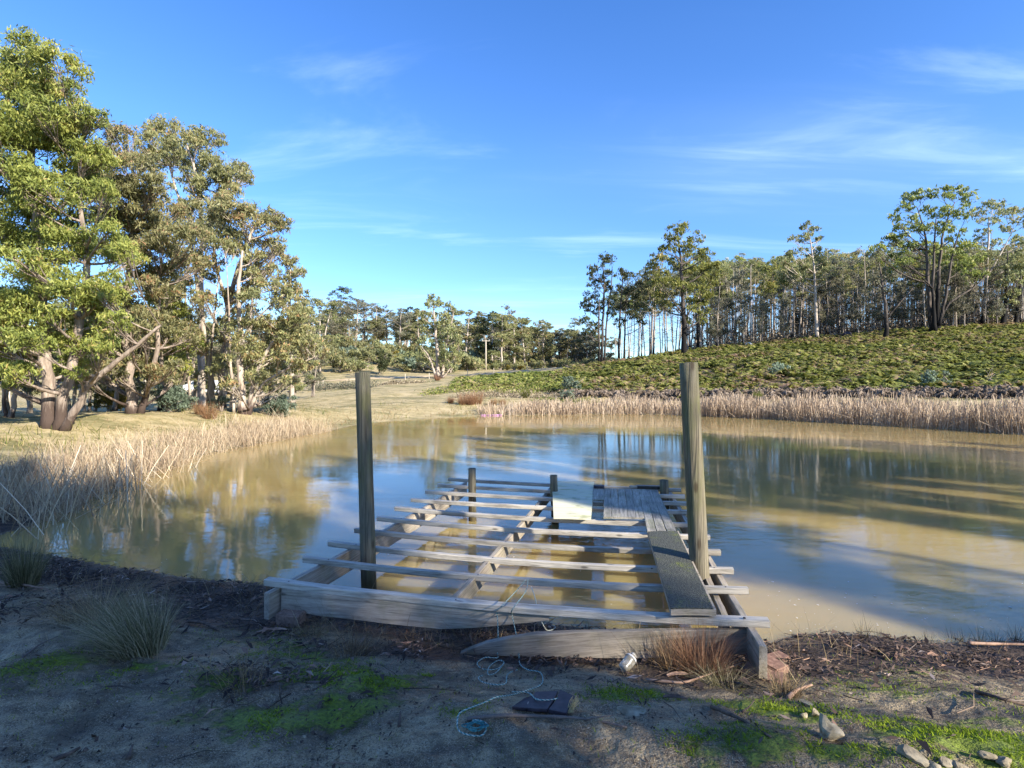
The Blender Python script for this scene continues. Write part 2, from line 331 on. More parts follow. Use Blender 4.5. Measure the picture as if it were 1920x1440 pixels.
class Acc:
    def __init__(s): s.v = []; s.q = []; s.t = []; s.a = []; s.n = 0
    def add(s, v, q=None, t=None, a=0.5):
        v = np.asarray(v, dtype=np.float64).reshape(-1, 3); s.v.append(v)
        if q is not None and len(q): s.q.append(np.asarray(q).reshape(-1, 4)+s.n)
        if t is not None and len(t): s.t.append(np.asarray(t).reshape(-1, 3)+s.n)
        s.a.append(np.broadcast_to(np.asarray(a, dtype=np.float64), (len(v),)).copy()); s.n += len(v)
    def arrays(s):
        return (np.concatenate(s.v) if s.v else np.zeros((0, 3)), np.concatenate(s.q) if s.q else np.zeros((0, 4), int),
                np.concatenate(s.t) if s.t else np.zeros((0, 3), int), np.concatenate(s.a) if s.a else np.zeros(0))
    def mesh(s, name, smooth=False):
        v, q, t, a = s.arrays(); return make_mesh(name, v, q, t, a, smooth)
def tube(acc, pts, radii, n=6, a=0.5, cap=True, rough=0.0):
    pts = np.asarray(pts, dtype=float); m = len(pts); radii = np.broadcast_to(np.asarray(radii, dtype=float), (m,))
    tg = np.gradient(pts, axis=0); tg /= np.linalg.norm(tg, axis=1, keepdims=True)+1e-9
    ref = np.array([0.31, 0.17, 0.93]) if abs(tg[:, 2]).mean() < 0.8 else np.array([1.0, 0.13, 0.0])
    u = np.cross(tg, ref); u /= np.linalg.norm(u, axis=1, keepdims=True)+1e-9; w = np.cross(tg, u)
    an = np.arange(n)*2*np.pi/n
    rr = radii[:, None]*(1+rough*(rng.random((m, n))-0.5)*2) if rough else np.repeat(radii[:, None], n, 1)
    v = pts[:, None, :]+rr[:, :, None]*(np.cos(an)[None, :, None]*u[:, None, :]+np.sin(an)[None, :, None]*w[:, None, :])
    i = np.arange(m-1)[:, None]*n; j = np.arange(n)[None, :]; j2 = (j+1) % n
    q = np.stack([i+j, i+j2, i+n+j2, i+n+j], -1).reshape(-1, 4)
    V = v.reshape(-1, 3); T = []
    if cap:
        V = np.vstack([V, pts[0], pts[-1]]); k = m*n
        T = [(k, (x+1) % n, x) for x in range(n)]+[(k+1, (m-1)*n+x, (m-1)*n+(x+1) % n) for x in range(n)]
    acc.add(V, q, T, a)
def curve_pts(p0, p1, n=5, bend=0.15, up=0.3):
    p0 = np.asarray(p0, float); p1 = np.asarray(p1, float); L = np.linalg.norm(p1-p0); t = np.linspace(0, 1, n)[:, None]
    c = (p0+p1)/2 + np.array([*(rng.normal(size=2)*bend*L), -up*L*0.25+rng.normal()*bend*L*0.3])
    return (1-t)**2*p0+2*t*(1-t)*c+t**2*p1
def unit(v): return v/(np.linalg.norm(v, axis=-1, keepdims=True)+1e-9)
def leaves(acc, c, L, W, tint, down=0.7, jit=0.35):
    """diamond leaves at centres c"""
    n = len(c); d = unit(rng.normal(size=(n, 3))+np.array([0, 0, -down*1.6])); w = unit(np.cross(d, rng.normal(size=(n, 3))))
    Ls = L*(1+jit*rng.normal(size=(n, 1)).clip(-1.6, 1.6)); Ws = W*(1+jit*rng.normal(size=(n, 1)).clip(-1.6, 1.6))
    nrm = np.cross(d, w)*Ls*0.12
    v = np.stack([c-d*Ls*.5, c+w*Ws*.5+nrm, c+d*Ls*.5, c-w*Ws*.5+nrm], 1).reshape(-1, 3)
    i = np.arange(n)[:, None]*4
    acc.add(v, i+np.array([[0, 1, 2, 3]]), None, np.repeat(tint, 4))
def blades(acc, base, h, width, lean, tint, curve=0.3, segs=2, tip=0.15):
    """grass / reed blades: base (n,3), h (n,), lean (n,2) horizontal offset of the tip"""
    n = len(base); ang = rng.random(n)*2*np.pi; side = np.stack([np.cos(ang), np.sin(ang), np.zeros(n)], 1)
    ts = np.linspace(0, 1, segs+1); V = []
    for k, t in enumerate(ts):
        off = np.zeros((n, 3)); off[:, :2] = lean*((1-curve)*t+curve*t*t)[..., None] if np.ndim(t) else lean*((1-curve)*t+curve*t*t)
        off[:, 2] = h*(t-0.12*curve*t*t)
        wd = (width*(1-(1-tip)*t))[:, None]*0.5 if np.ndim(width) else width*(1-(1-tip)*t)*0.5
        V.append(base+off-side*wd); V.append(base+off+side*wd)
    v = np.stack(V, 1).reshape(-1, 3); m = 2*(segs+1); i = np.arange(n)[:, None, None]*m
    q = np.array([[2*k, 2*k+1, 2*k+3, 2*k+2] for k in range(segs)])[None]
    acc.add(v, (i+q).reshape(-1, 4), None, np.repeat(tint, m))

# ------------------------------------------------------------------ terrain
def P(px, py, d): return np.array([(px-CX)/FPX*d, d, EYE-(py-HY)/FPX*d])
def W2(px, py): d = EYE*FPX/(py-HY); return ((px-CX)/FPX*d, d)     # a point on the water plane
shore = [W2(1450, 1206), W2(1500, 1190), W2(1620, 1192), W2(1750, 1206), W2(1920, 1203), (5.5, 3.6), (9, 3.2), (14, 3.5), (19, 6), (21.5, 11),
         (20.5, 15.5), W2(1920, 815), W2(1760, 804), W2(1600, 795), W2(1450, 786), W2(1300, 780), W2(1200, 777), W2(1100, 777), W2(1000, 779), W2(900, 780),
         W2(800, 785), W2(720, 791), W2(660, 798), W2(625, 806), W2(560, 816), W2(450, 838), W2(350, 858), W2(310, 876), W2(240, 897), W2(140, 940), W2(60, 985), W2(-40, 1015),
         W2(60, 1035), W2(150, 1050), W2(300, 1076), W2(400, 1090), W2(500, 1097), W2(620, 1122), W2(760, 1145), W2(900, 1160), W2(1060, 1176), W2(1240, 1192), W2(1380, 1208)]
shore = np.array(shore)
def sdist(x, y):
    """signed distance to the shoreline, positive on land"""
    x = np.asarray(x, float); y = np.asarray(y, float); best = np.full(x.shape, 1e9); inside = np.zeros(x.shape, bool)
    A = shore; B = np.roll(shore, -1, 0)
    for (x0, y0), (x1, y1) in zip(A, B):
        dx, dy = x1-x0, y1-y0; t = np.clip(((x-x0)*dx+(y-y0)*dy)/(dx*dx+dy*dy), 0, 1)
        best = np.minimum(best, np.hypot(x-x0-t*dx, y-y0-t*dy))
        if dy != 0:
            cr = ((y0 > y) != (y1 > y)) & (x < dx*(y-y0)/dy+x0); inside ^= cr
    return np.where(inside, -best, best)
cp = [(-4, 1.6, .46), (0, 1.6, .46), (2, 1.8, .47), (4, 2, .52), (-4, 3.2, .34), (-2, 3.0, .33), (0, 2.8, .31), (1.6, 2.8, .40), (3, 2.8, .36), (4.5, 2.8, .42),
      (-6, 4, .34), (-8, 5, .42), (0, 0, .5), (-5, 0, .55), (6, 0, .7), (0, -8, .9), (-10, -8, .9), (10, -8, 1.2), (20, -5, 1.4), (24, 5, 1.3), (14, 0, 1.0), (0, -30, 2), (30, -30, 3), (-30, -30, 2)]
for a in [(100, 800, 14.4), (-100, 830, 12), (-500, 800, 12), (250, 780, 17), (400, 768, 24), (560, 762, 24), (340, 780, 40), (150, 765, 40), (-100, 760, 40), (-100, 735, 60), (200, 738, 60), (450, 735, 55), (650, 762, 30), (650, 738, 42), (800, 750, 34),
          (650, 713, 70), (900, 701, 80), (1100, 687, 92), (500, 718, 70), (250, 715, 80), (0, 710, 90), (850, 725, 48), (1000, 728, 44), (650, 672, 105), (650, 652, 130), (760, 655, 140), (850, 678, 130), (960, 680, 140), (1080, 672, 170), (500, 650, 125), (300, 650, 125), (0, 650, 140),
          (650, 655, 180), (900, 672, 190), (300, 660, 190),
          (1100, 742, 34), (1100, 700, 50), (950, 722, 46), (1300, 743, 32), (1450, 743, 30.5), (1600, 743, 28.5), (1780, 743, 26.5), (1920, 742, 25), (2300, 745, 22), (2900, 745, 20),
          (1200, 712, 42), (1400, 700, 40), (1600, 690, 40), (1900, 680, 38), (2400, 670, 34),
          (1130, 685, 64), (1280, 663, 66), (1400, 650, 65), (1500, 640, 64), (1620, 631, 61), (1750, 622, 58), (1920, 613, 56), (2300, 600, 52), (3000, 590, 45),
          (1150, 690, 100), (1280, 668, 100), (1400, 644, 100), (1500, 632, 100), (1750, 612, 90), (1920, 604, 90), (2400, 595, 85), (1200, 692, 160), (1500, 630, 150), (1800, 608, 140)]:
    cp.append(tuple(P(*a)))
for k in range(18):
    a = 2*np.pi*k/18; cp.append((320*math.sin(a), 320*math.cos(a), 9.0 if math.cos(a) > 0 else 5.0))
cp = np.array(cp)
def tpsk(d2): return 0.5*d2*np.log(d2+1e-6)
SC = 50.0
X = cp[:, :2]/SC; K = tpsk(((X[:, None]-X[None])**2).sum(-1))+np.eye(len(cp))*0.0015
Pm = np.hstack([np.ones((len(cp), 1)), X]); Am = np.block([[K, Pm], [Pm.T, np.zeros((3, 3))]])
sol = np.linalg.solve(Am, np.concatenate([cp[:, 2], np.zeros(3)])); wts, aff = sol[:-3], sol[-3:]
_g = rng.random((256, 256))
def vnoise(x, y, s):
    x = np.asarray(x)*s+100.3; y = np.asarray(y)*s+57.1; xi = np.floor(x).astype(int); yi = np.floor(y).astype(int); fx = x-xi; fy = y-yi
    fx = fx*fx*(3-2*fx); fy = fy*fy*(3-2*fy); g = lambda a, b: _g[a % 256, b % 256]
    return (g(xi, yi)*(1-fx)+g(xi+1, yi)*fx)*(1-fy)+(g(xi, yi+1)*(1-fx)+g(xi+1, yi+1)*fx)*fy
def height(x, y, sd=None):
    x = np.atleast_1d(np.asarray(x, float)); y = np.atleast_1d(np.asarray(y, float)); r = np.hypot(x, y); k = np.minimum(1, 300/np.maximum(r, 1e-6)); xx = x*k; yy = y*k
    z = np.zeros(x.shape)
    fl = np.stack([xx.ravel(), yy.ravel()], 1)/SC; out = np.empty(len(fl))
    for s in range(0, len(fl), 20000):
        f = fl[s:s+20000]; out[s:s+20000] = tpsk(((f[:, None]-X[None])**2).sum(-1))@wts+aff[0]+f@aff[1:]
    z = out.reshape(x.shape)
    if sd is None: sd = sdist(x, y)
    near = np.clip(1-(r-6)/10, 0, 1)
    w = 1.7*near+6.0*(1-near)
    t = np.clip(sd/w, 0, 1); t = (t**1.25)*near+(t*t*(3-2*t))*(1-near)
    land = np.maximum(z, 0.12)+np.clip(r/40, .25, 1)*((vnoise(x, y, .35)-.5)*.16)+(vnoise(x, y, 1.7)-.5)*.07+(vnoise(x, y, 5.0)-.5)*.035+near*((abs(vnoise(x+.13*np.sin(y*3), y*1.4, 7.3)-.5)-.25)*-.034+(vnoise(x, y, 13)-.5)*.018+(vnoise(x+3, y, 29)-.5)*.009)
    return np.where(sd > 0, 0.012+land*t, np.maximum(-0.7, sd*0.35)-0.012)
def hz(x, y): return float(height([x], [y])[0])
_ds = np.geomspace(1.3, 260, 700)
def gp(px, py, dz=0.0):
    """where the view through a photo pixel meets the ground"""
    x = (px-CX)/FPX*_ds; zr = EYE-(py-HY)/FPX*_ds; h = np.maximum(height(x, _ds), 0)+dz
    i = np.argmax(zr < h)
    if zr[i] >= h[i]: i = len(_ds)-1
    return np.array([x[i], _ds[i], h[i]])

def axis(): 
    pass
angs = np.concatenate([np.arange(-54, 54, 0.22), np.arange(54, 306, 2.5)]); rad = np.concatenate([[0.0], np.geomspace(0.9, 6.5, 300), np.geomspace(6.6, 45, 130), np.geomspace(46, 340, 90), np.geomspace(380, 4000, 10)])
AA, RR = np.meshgrid(np.radians(angs), rad, indexing='ij'); gx = RR*np.sin(AA); gy = RR*np.cos(AA); gsd = sdist(gx, gy); gz = height(gx, gy, gsd)
na, nr = gx.shape; I, J = np.meshgrid(np.arange(na), np.arange(nr-1), indexing='ij'); I2 = (I+1) % na
gq = np.stack([I*nr+J, I2*nr+J, I2*nr+J+1, I*nr+J+1], -1).reshape(-1, 4)
gme = make_mesh('ground', np.stack([gx, gy, gz], -1), gq, smooth=True)
def smooth01(v, a, b): t = np.clip((v-a)/(b-a), 0, 1); return t*t*(3-2*t)
def hill_mask(x, y):
    """1 where the bracken hill is"""
    px = CX+FPX*x/np.maximum(y, .1); base = np.interp(px, [850, 1000, 1100, 1300, 1450, 1600, 1780, 1920, 2400, 3000], [50, 42, 33.5, 31.5, 30, 28, 26.2, 24.6, 21.5, 19.5])
    return smooth01(y-base+(vnoise(x, y, .5)-.5)*1.5, -0.3, 0.6)*smooth01(px, 1030, 1100)*(y > 5)
r_ = np.hypot(gx, gy)
mud = (1-smooth01(r_+(vnoise(gx, gy, .8)-.5)*3, 7, 11))*(gx > -9.5)+(gsd < 0.12)*.6
mossb = [(620, 1262, .30, .9), (690, 1275, .26, 1.0), (560, 1235, .3, .7), (500, 1345, .22, .9), (640, 1330, .25, .8), (400, 1290, .25, .6), (250, 1255, .22, .7), (60, 1245, .3, .7), (1155, 1300, .18, .9), (1230, 1300, .14, .8),
         (1410, 1390, .22, .7), (1440, 1330, .22, .9), (1500, 1340, .2, .8), (1700, 1365, .22, 1.0), (1790, 1390, .25, 1.1), (1880, 1400, .28, 1.1), (1600, 1400, .2, .7), (1480, 1370, .2, .6), (1640, 1290, .3, .45), (1850, 1350, .25, .6),
         (1310, 1400, .12, .7), (870, 1330, .09, .6), (800, 1270, .05, .7), (1690, 1270, .4, .35), (350, 1340, .2, .5), (1350, 1430, .2, .5), (480, 1200, .3, .55)]
moss_pts = [(*gp(px, py)[:2], r, s) for px, py, r, s in mossb]
moss = np.zeros_like(gx)
nm = r_ < 9
for x0, y0, r0, s0 in moss_pts: moss[nm] = np.maximum(moss[nm], s0*np.exp(-((gx[nm]-x0)**2+((gy[nm]-y0)*1.4)**2)/(r0*1.15)**2))
def litter_w(x, y, sd):
    w = np.exp(-((sd-.35)/.40)**2)*(np.hypot(x, y) < 11)
    w = np.maximum(w, .9*np.exp(-((x+2.3)/1.6)**2-((y-4.0)/.42)**2)); w = np.maximum(w, .95*np.exp(-((x+.1)/1.3)**2-((y-3.45)/.22)**2))
    w = np.maximum(w, .8*np.exp(-((x+1.3)/.45)**2-((y-2.75)/.22)**2)); w = np.maximum(w, .85*np.exp(-((x-1.1)/.6)**2-((y-3.15)/.22)**2)); w = np.maximum(w, .7*np.exp(-((x-3.4)/.9)**2-((y-3.3)/.25)**2))
    return w
litw = litter_w(gx, gy, gsd); litw[gsd < 0] = 0
dry = 1-hill_mask(gx, gy); dry = np.clip(dry, 0, 1)
for nme, arr in (('mud', np.clip(mud, 0, 1)), ('moss', moss), ('dry', dry), ('litterw', litw)):
    at = gme.attributes.new(nme, 'FLOAT', 'POINT'); at.data.foreach_set('value', arr.ravel().astype(np.float32))
tag(link('ground', gme, M['ground']), kind='structure')

# water: the shoreline polygon grown by a little so the bank cuts it
cen = shore.mean(0); vx = []
for k in range(len(shore)):
    a, b_, c_ = shore[k-1], shore[k], shore[(k+1) % len(shore)]; e = (c_-a); nrm = np.array([e[1], -e[0]]); nrm /= np.linalg.norm(nrm)
    q1 = b_+nrm*0.5
    if sdist([q1[0]], [q1[1]])[0] < 0: q1 = b_-nrm*0.5
    vx.append((q1[0], q1[1], 0.0))
wme = bpy.data.meshes.new('water'); wme.from_pydata(vx, [], [list(range(len(vx)))]); wme.update()
import bmesh
bmw = bmesh.new(); bmw.from_mesh(wme); bmesh.ops.triangulate(bmw, faces=bmw.faces[:]); bmesh.ops.recalc_face_normals(bmw, faces=bmw.faces[:])
for f in bmw.faces:
    if f.normal.z < 0: f.normal_flip()
bmw.to_mesh(wme); bmw.free()
tag(link('water', wme, M['water']), kind='structure')

# dirt track across the far paddock
def strip(name, pts, width, mat, lift=0.06):
    pts = np.array(pts, float); t = np.linspace(0, 1, len(pts)); tt = np.linspace(0, 1, 160); x = np.interp(tt, t, pts[:, 0]); y = np.interp(tt, t, pts[:, 1])
    for _ in range(6): x[1:-1] = (x[:-2]+x[1:-1]*2+x[2:])/4; y[1:-1] = (y[:-2]+y[1:-1]*2+y[2:])/4
    tx, ty = np.gradient(x), np.gradient(y); l = np.hypot(tx, ty); nx, ny = -ty/l, tx/l; V = []
    for s in np.linspace(-1, 1, 5):
        wv = width*(1+.25*(vnoise(x, y, .6)-.5)); X_, Y_ = x+nx*s*wv/2, y+ny*s*wv/2; V.append(np.stack([X_, Y_, height(X_, Y_)+lift*(1 if abs(s) < .9 else .2)], -1))
    V = np.stack(V, 1); n = len(tt); I, J = np.meshgrid(np.arange(n-1), np.arange(4), indexing='ij')
    q = np.stack([I*5+J, (I+1)*5+J, (I+1)*5+J+1, I*5+J+1], -1).reshape(-1, 4)
    return tag(link(name, make_mesh(name, V, q, smooth=True), mat), kind='structure')
strip('dirt_road', [P(420, 722, 66)[:2], P(600, 716, 70)[:2], P(800, 707, 75)[:2], P(960, 698, 82)[:2], P(1060, 690, 90)[:2], P(1150, 685, 98)[:2], P(1260, 690, 112)[:2]], 3.6, M['road'])

# ------------------------------------------------------------------ trees
def build_tree(trunks, blobs, leafL, leafW, cover=2.2, puffs=11, twig_r=0.012, tint_c=0.45, tint_s=0.17, flat=0.75, fill=.22, tsides=8, droop=0.5, limbn=5):
    """trunks: lists of (x,y,z,r); blobs: (x,y,z,R). Returns (list of trunk Acc, crown Acc, limb Acc)"""
    wood = []
    tp = []
    for tr in trunks:
        a = Acc(); tr = np.array(tr, float); n = max(8, len(tr)*4); t = np.linspace(0, 1, len(tr)); tt = np.linspace(0, 1, n)
        pts = np.stack([np.interp(tt, t, tr[:, k]) for k in range(3)], 1); rad = np.interp(tt, t, tr[:, 3])
        for _ in range(2): pts[1:-1] = (pts[:-2]+2*pts[1:-1]+pts[2:])/4
        pts[1:-1, :2] += rng.normal(size=(n-2, 2))*rad[1:-1, None]*0.22
        flare = 1+0.45*np.exp(-np.arange(n)*1.3) if tr[0, 3] > 0.03 else np.ones(n)
        tube(a, pts, rad*flare, tsides, rng.random(), rough=0.07); wood.append(a)
        for p, r in zip(pts, rad): tp.append((*p, r))
    tp = np.array(tp); limb = Acc(); crown = Acc(); maxz = max(b[2] for b in blobs)
    for (bx, by, bz, br) in blobs:
        c = np.array([bx, by, bz]); d = tp[:, :3]-c; dist = np.linalg.norm(d, axis=1)
        cost = dist+np.maximum(0, d[:, 2]+dist*0.45)*2.5; k = int(np.argmin(cost)); r0 = min(tp[k, 3]*0.55, 0.02+0.05*br+0.015*dist[k])
        root = tp[k, :3]; end = c+np.array([0, 0, -br*0.25]); lp = curve_pts(root, end, limbn, 0.08, droop); tube(limb, lp, np.linspace(r0, max(r0*0.35, twig_r), limbn), 5, 0.5, False)
        nfill = int(fill*cover*math.pi*br*br/(leafL*leafW*0.5)); fd = unit(rng.normal(size=(nfill, 3)))*(rng.random((nfill, 1))**.45)*br*1.08*np.array([1, 1, .85]); leaves(crown, c+fd, leafL, leafW, np.clip(tint_c+rng.normal(size=nfill)*tint_s-.05, 0, 1))
        m = puffs; u = unit(rng.normal(size=(m, 3))*np.array([1, 1, .8])+np.array([0, 0, .25])); rr = br*(0.35+0.62*rng.random((m, 1))**.6)
        pc = c+u*rr*np.array([1, 1, flat]); pr = br*(0.26+0.20*rng.random(m))
        tot = cover*math.pi*br*br/(leafL*leafW*0.5); per = pr**2/np.sum(pr**2)*tot; tb = rng.normal()*0.10
        for i in range(m):
            s = lp[rng.integers(max(1, limbn//2), limbn)]; tube(limb, curve_pts(s, pc[i], 4, 0.10, droop), np.linspace(max(r0*0.3, twig_r), twig_r*0.5, 4), 3, 0.5, False)
            k2 = max(4, int(per[i])); dd = unit(rng.normal(size=(k2, 3))); q = pc[i]+dd*pr[i]*(rng.random((k2, 1))**0.55)*np.array([1, 1, .72])+np.array([0, 0, .15*pr[i]])
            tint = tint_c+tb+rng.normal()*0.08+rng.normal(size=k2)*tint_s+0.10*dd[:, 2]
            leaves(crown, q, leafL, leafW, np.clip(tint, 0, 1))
    return wood, crown, limb
def tree_obj(name, base, wood, crown, limb, bark, leaf, label, cat='tree', group=None, tname='trunk'):
    base = np.asarray(base, float); e = empty(name, base, label, cat, group)
    for i, a in enumerate(wood):
        v, q, t, at = a.arrays(); link(tname, make_mesh(tname, v-base, q, t, at, True), M[bark], e)
    v, q, t, at = limb.arrays()
    if len(v): link('branches', make_mesh('branches', v-base, q, t, at, True), M[bark], e)
    v, q, t, at = crown.arrays()
    if len(v): link('crown', make_mesh('crown', v-base, q, t, at), M[leaf], e)
    return e
def px_tree(name, label, d, trunks, blobs, leafL, leafW, bark, leaf, depth=0.5, group=None, more=None, **kw):
    """trunks: [(px,py,r)...] lists; blobs: (px,py,rpx[,ddepth])"""
    tw = []
    base = None
    for tr in trunks:
        pts = []
        dd = tr[0][3] if len(tr[0]) > 3 else 0.0
        for i, q in enumerate(tr):
            p = P(q[0], q[1], d+dd)
            if i == 0:
                if q[1] > 640 or len(tr[0]) <= 3: p[2] = hz(p[0], p[1])-0.1 if (q[1] > 670 or d > 50) else p[2]
                if base is None: base = np.array([p[0], p[1], p[2]+0.1])
            pts.append((*p, q[2]))
        tw.append(pts)
    bw = []
    extra = []
    more = (2 if d < 40 else 1) if more is None else more
    for q in blobs:
        for _ in range(more):
            a_ = rng.random()*6.283; extra.append((q[0]+math.cos(a_)*q[2]*.85, q[1]+math.sin(a_)*q[2]*.65+q[2]*.2, q[2]*rng.uniform(.5, .8)))
    for q in list(blobs)+extra:
        dz = q[3] if len(q) > 3 else rng.normal()*depth; s = (d+dz)/d
        p = P(q[0], q[1], d+dz); bw.append((*p, q[2]/FPX*(d+dz)))
    w, c, l = build_tree(tw, bw, leafL, leafW, **kw)
    return tree_obj(name, base, w, c, l, bark, leaf, label, group=group)

px_tree('eucalypt_tree', 'largest near eucalypt on the left bank, bright green crown over a forked pinkish trunk', 14.4,
    [[(92, 800, .16), (88, 700, .15), (82, 600, .135), (75, 480, .13), (60, 330, .10), (55, 200, .06), (50, 120, .03)],
     [(105, 795, .13), (130, 700, .115), (150, 620, .11), (165, 500, .08), (150, 380, .05), (140, 260, .03)],
     [(118, 745, .11), (170, 715, .08), (230, 670, .06), (300, 610, .03)],
     [(84, 560, .08), (20, 470, .06), (-20, 380, .04)]],
    [(45, 100, 48), (110, 125, 50), (15, 190, 70), (95, 200, 60), (150, 215, 30), (185, 220, 22), (60, 270, 62), (135, 290, 55), (20, 340, 60), (185, 300, 30), (100, 360, 55), (165, 370, 50), (40, 430, 62), (110, 455, 52), (175, 450, 55),
     (215, 480, 36), (60, 530, 55), (140, 545, 50), (195, 560, 38), (20, 590, 55), (105, 610, 42), (165, 630, 32), (30, 660, 36), (-40, 250, 80), (-50, 420, 80), (-50, 600, 70), (215, 530, 30), (70, 340, 40), (35, 700, 30), (60, 640, 34), (150, 680, 26), (190, 650, 28), (5, 640, 36), (120, 700, 16), (215, 600, 26)],
    .125, .030, 'bark_pink', 'leaf_bright', depth=0.8, cover=2.0, puffs=13, tint_c=.50)
px_tree('eucalypt_tree', 'rounded olive eucalypt between the bright near tree and the tall tree on the left bank', 18,
    [[(250, 785, .17), (243, 700, .14), (236, 600, .12), (245, 480, .09), (255, 380, .05), (250, 320, .03)], [(262, 780, .10), (290, 690, .08), (298, 600, .06), (300, 520, .04)]],
    [(215, 300, 36), (255, 320, 40), (235, 370, 45), (285, 365, 36), (200, 410, 36), (265, 420, 45), (315, 405, 36), (235, 470, 42), (300, 465, 40), (345, 440, 32), (260, 530, 36), (200, 600, 32), (310, 525, 34), (225, 560, 32), (290, 600, 36), (335, 630, 36), (270, 655, 30), (360, 500, 30), (170, 340, 40), (235, 650, 30), (280, 700, 22), (210, 690, 24), (320, 690, 22), (180, 640, 28), (215, 250, 30), (195, 350, 36), (250, 620, 28), (180, 700, 22)],
    .145, .036, 'bark_pink', 'leaf_olive', depth=1.0, cover=1.75, puffs=11, tint_c=.55)
px_tree('eucalypt_tree', 'tallest slender eucalypt behind the left group, open grey-green top against the sky', 27,
    [[(380, 765, .19), (378, 680, .17), (376, 560, .14), (378, 430, .11), (370, 330, .08), (345, 260, .04)], [(379, 470, .10, .2), (400, 400, .09), (420, 340, .05), (440, 320, .03)], [(377, 450, .08, -.2), (330, 360, .06), (315, 300, .04)]],
    [(285, 262, 28), (315, 248, 36), (350, 262, 30), (388, 258, 24), (300, 300, 30), (335, 305, 26), (370, 300, 28), (405, 305, 30), (440, 325, 30), (465, 328, 14), (360, 345, 26), (400, 350, 34), (435, 362, 24), (355, 380, 18), (410, 390, 18)],
    .19, .05, 'bark_pale', 'leaf_olive', depth=1.0, cover=1.6, puffs=11, tint_c=.48)
px_tree('eucalypt_tree', 'wide pale-limbed eucalypt with brown-tipped crown at the middle of the left group', 23,
    [[(415, 765, .17), (418, 690, .15), (425, 600, .12), (440, 520, .09), (470, 440, .06), (485, 410, .03)], [(400, 765, .13), (392, 690, .11), (380, 600, .09), (365, 500, .07), (350, 420, .03)], [(388, 766, .06), (396, 680, .05), (402, 590, .04), (412, 500, .02)], [(358, 768, .07), (352, 680, .055), (350, 590, .04), (345, 500, .02)], [(428, 580, .08, .2), (405, 500, .06), (400, 430, .04)]],
    [(350, 405, 34), (395, 400, 36), (440, 395, 36), (480, 405, 36), (510, 425, 28), (330, 450, 30), (375, 450, 36), (420, 440, 30), (465, 445, 32), (505, 470, 24), (520, 455, 16), (350, 490, 30), (400, 500, 26), (490, 500, 26), (320, 560, 32), (350, 600, 30), (420, 620, 30), (300, 560, 30), (370, 650, 26), (330, 700, 22), (385, 570, 28), (345, 540, 28), (440, 560, 24), (400, 690, 20), (465, 520, 24)],
    .17, .044, 'bark_pale', 'leaf_olive', depth=1.0, cover=1.45, puffs=10, tint_c=.58)
px_tree('eucalypt_tree', 'leaning many-branched eucalypt at the right end of the left group, bare pale limbs', 21,
    [[(458, 765, .16), (450, 700, .13), (452, 620, .10), (445, 540, .07), (455, 470, .04)], [(465, 763, .10), (478, 700, .08), (505, 650, .06), (540, 600, .035)], [(468, 762, .05), (474, 690, .04), (468, 600, .03), (478, 520, .015)], [(440, 764, .06), (433, 690, .05), (430, 600, .035), (425, 500, .015)], [(462, 762, .09), (490, 720, .06), (540, 690, .045), (590, 670, .02)], [(452, 640, .05), (480, 600, .04), (520, 560, .02)]],
    [(440, 470, 26), (470, 490, 26), (500, 540, 26), (535, 565, 30), (560, 600, 30), (520, 610, 30), (480, 600, 26), (540, 640, 32), (500, 660, 26), (570, 650, 26), (455, 640, 24), (520, 690, 24), (560, 690, 20), (420, 680, 22), (480, 700, 18), (600, 660, 16), (560, 630, 26), (585, 640, 18), (530, 660, 24), (470, 560, 26), (440, 600, 26), (500, 720, 18), (545, 715, 16), (425, 720, 18), (470, 660, 24)],
    .155, .040, 'bark_pale', 'leaf_olive', depth=0.9, cover=1.4, puffs=10, tint_c=.55)
px_tree('eucalypt_tree', 'small-topped slim eucalypt just behind the right end of the left group', 34,
    [[(548, 745, .14), (545, 640, .12), (542, 560, .09), (545, 500, .04)]],
    [(545, 495, 20), (558, 512, 14), (530, 520, 16), (548, 545, 20), (568, 560, 18), (575, 590, 16), (555, 590, 20), (530, 570, 18), (540, 620, 24), (570, 625, 16)],
    .22, .07, 'bark_pale', 'leaf_olive', depth=0.8, cover=1.5, puffs=9, tint_c=.55)
px_tree('eucalypt_tree', 'thin-stemmed dark young eucalypt at the far left edge of the water grass', 16,
    [[(20, 800, .07), (32, 720, .06), (40, 650, .05), (30, 600, .03)], [(12, 800, .05), (5, 720, .04), (10, 650, .02)]],
    [(20, 640, 30), (45, 670, 24), (0, 690, 26), (60, 640, 24)], .13, .044, 'bark_pink', 'leaf_bright', depth=.5, cover=1.4, tint_c=.4)
px_tree('eucalypt_tree', 'slim double-stemmed understorey eucalypt, crown low over the grey bush', 21,
    [[(300, 775, .09), (306, 700, .08), (298, 620, .06), (300, 560, .03)], [(215, 790, .08), (222, 700, .07), (235, 640, .04)]],
    [(300, 560, 30), (330, 590, 26), (270, 590, 28), (350, 640, 28), (235, 640, 28), (300, 640, 24), (200, 660, 26), (340, 680, 20), (250, 690, 22)], .15, .05, 'bark_pink', 'leaf_bright', depth=.8, cover=1.5, tint_c=.5)

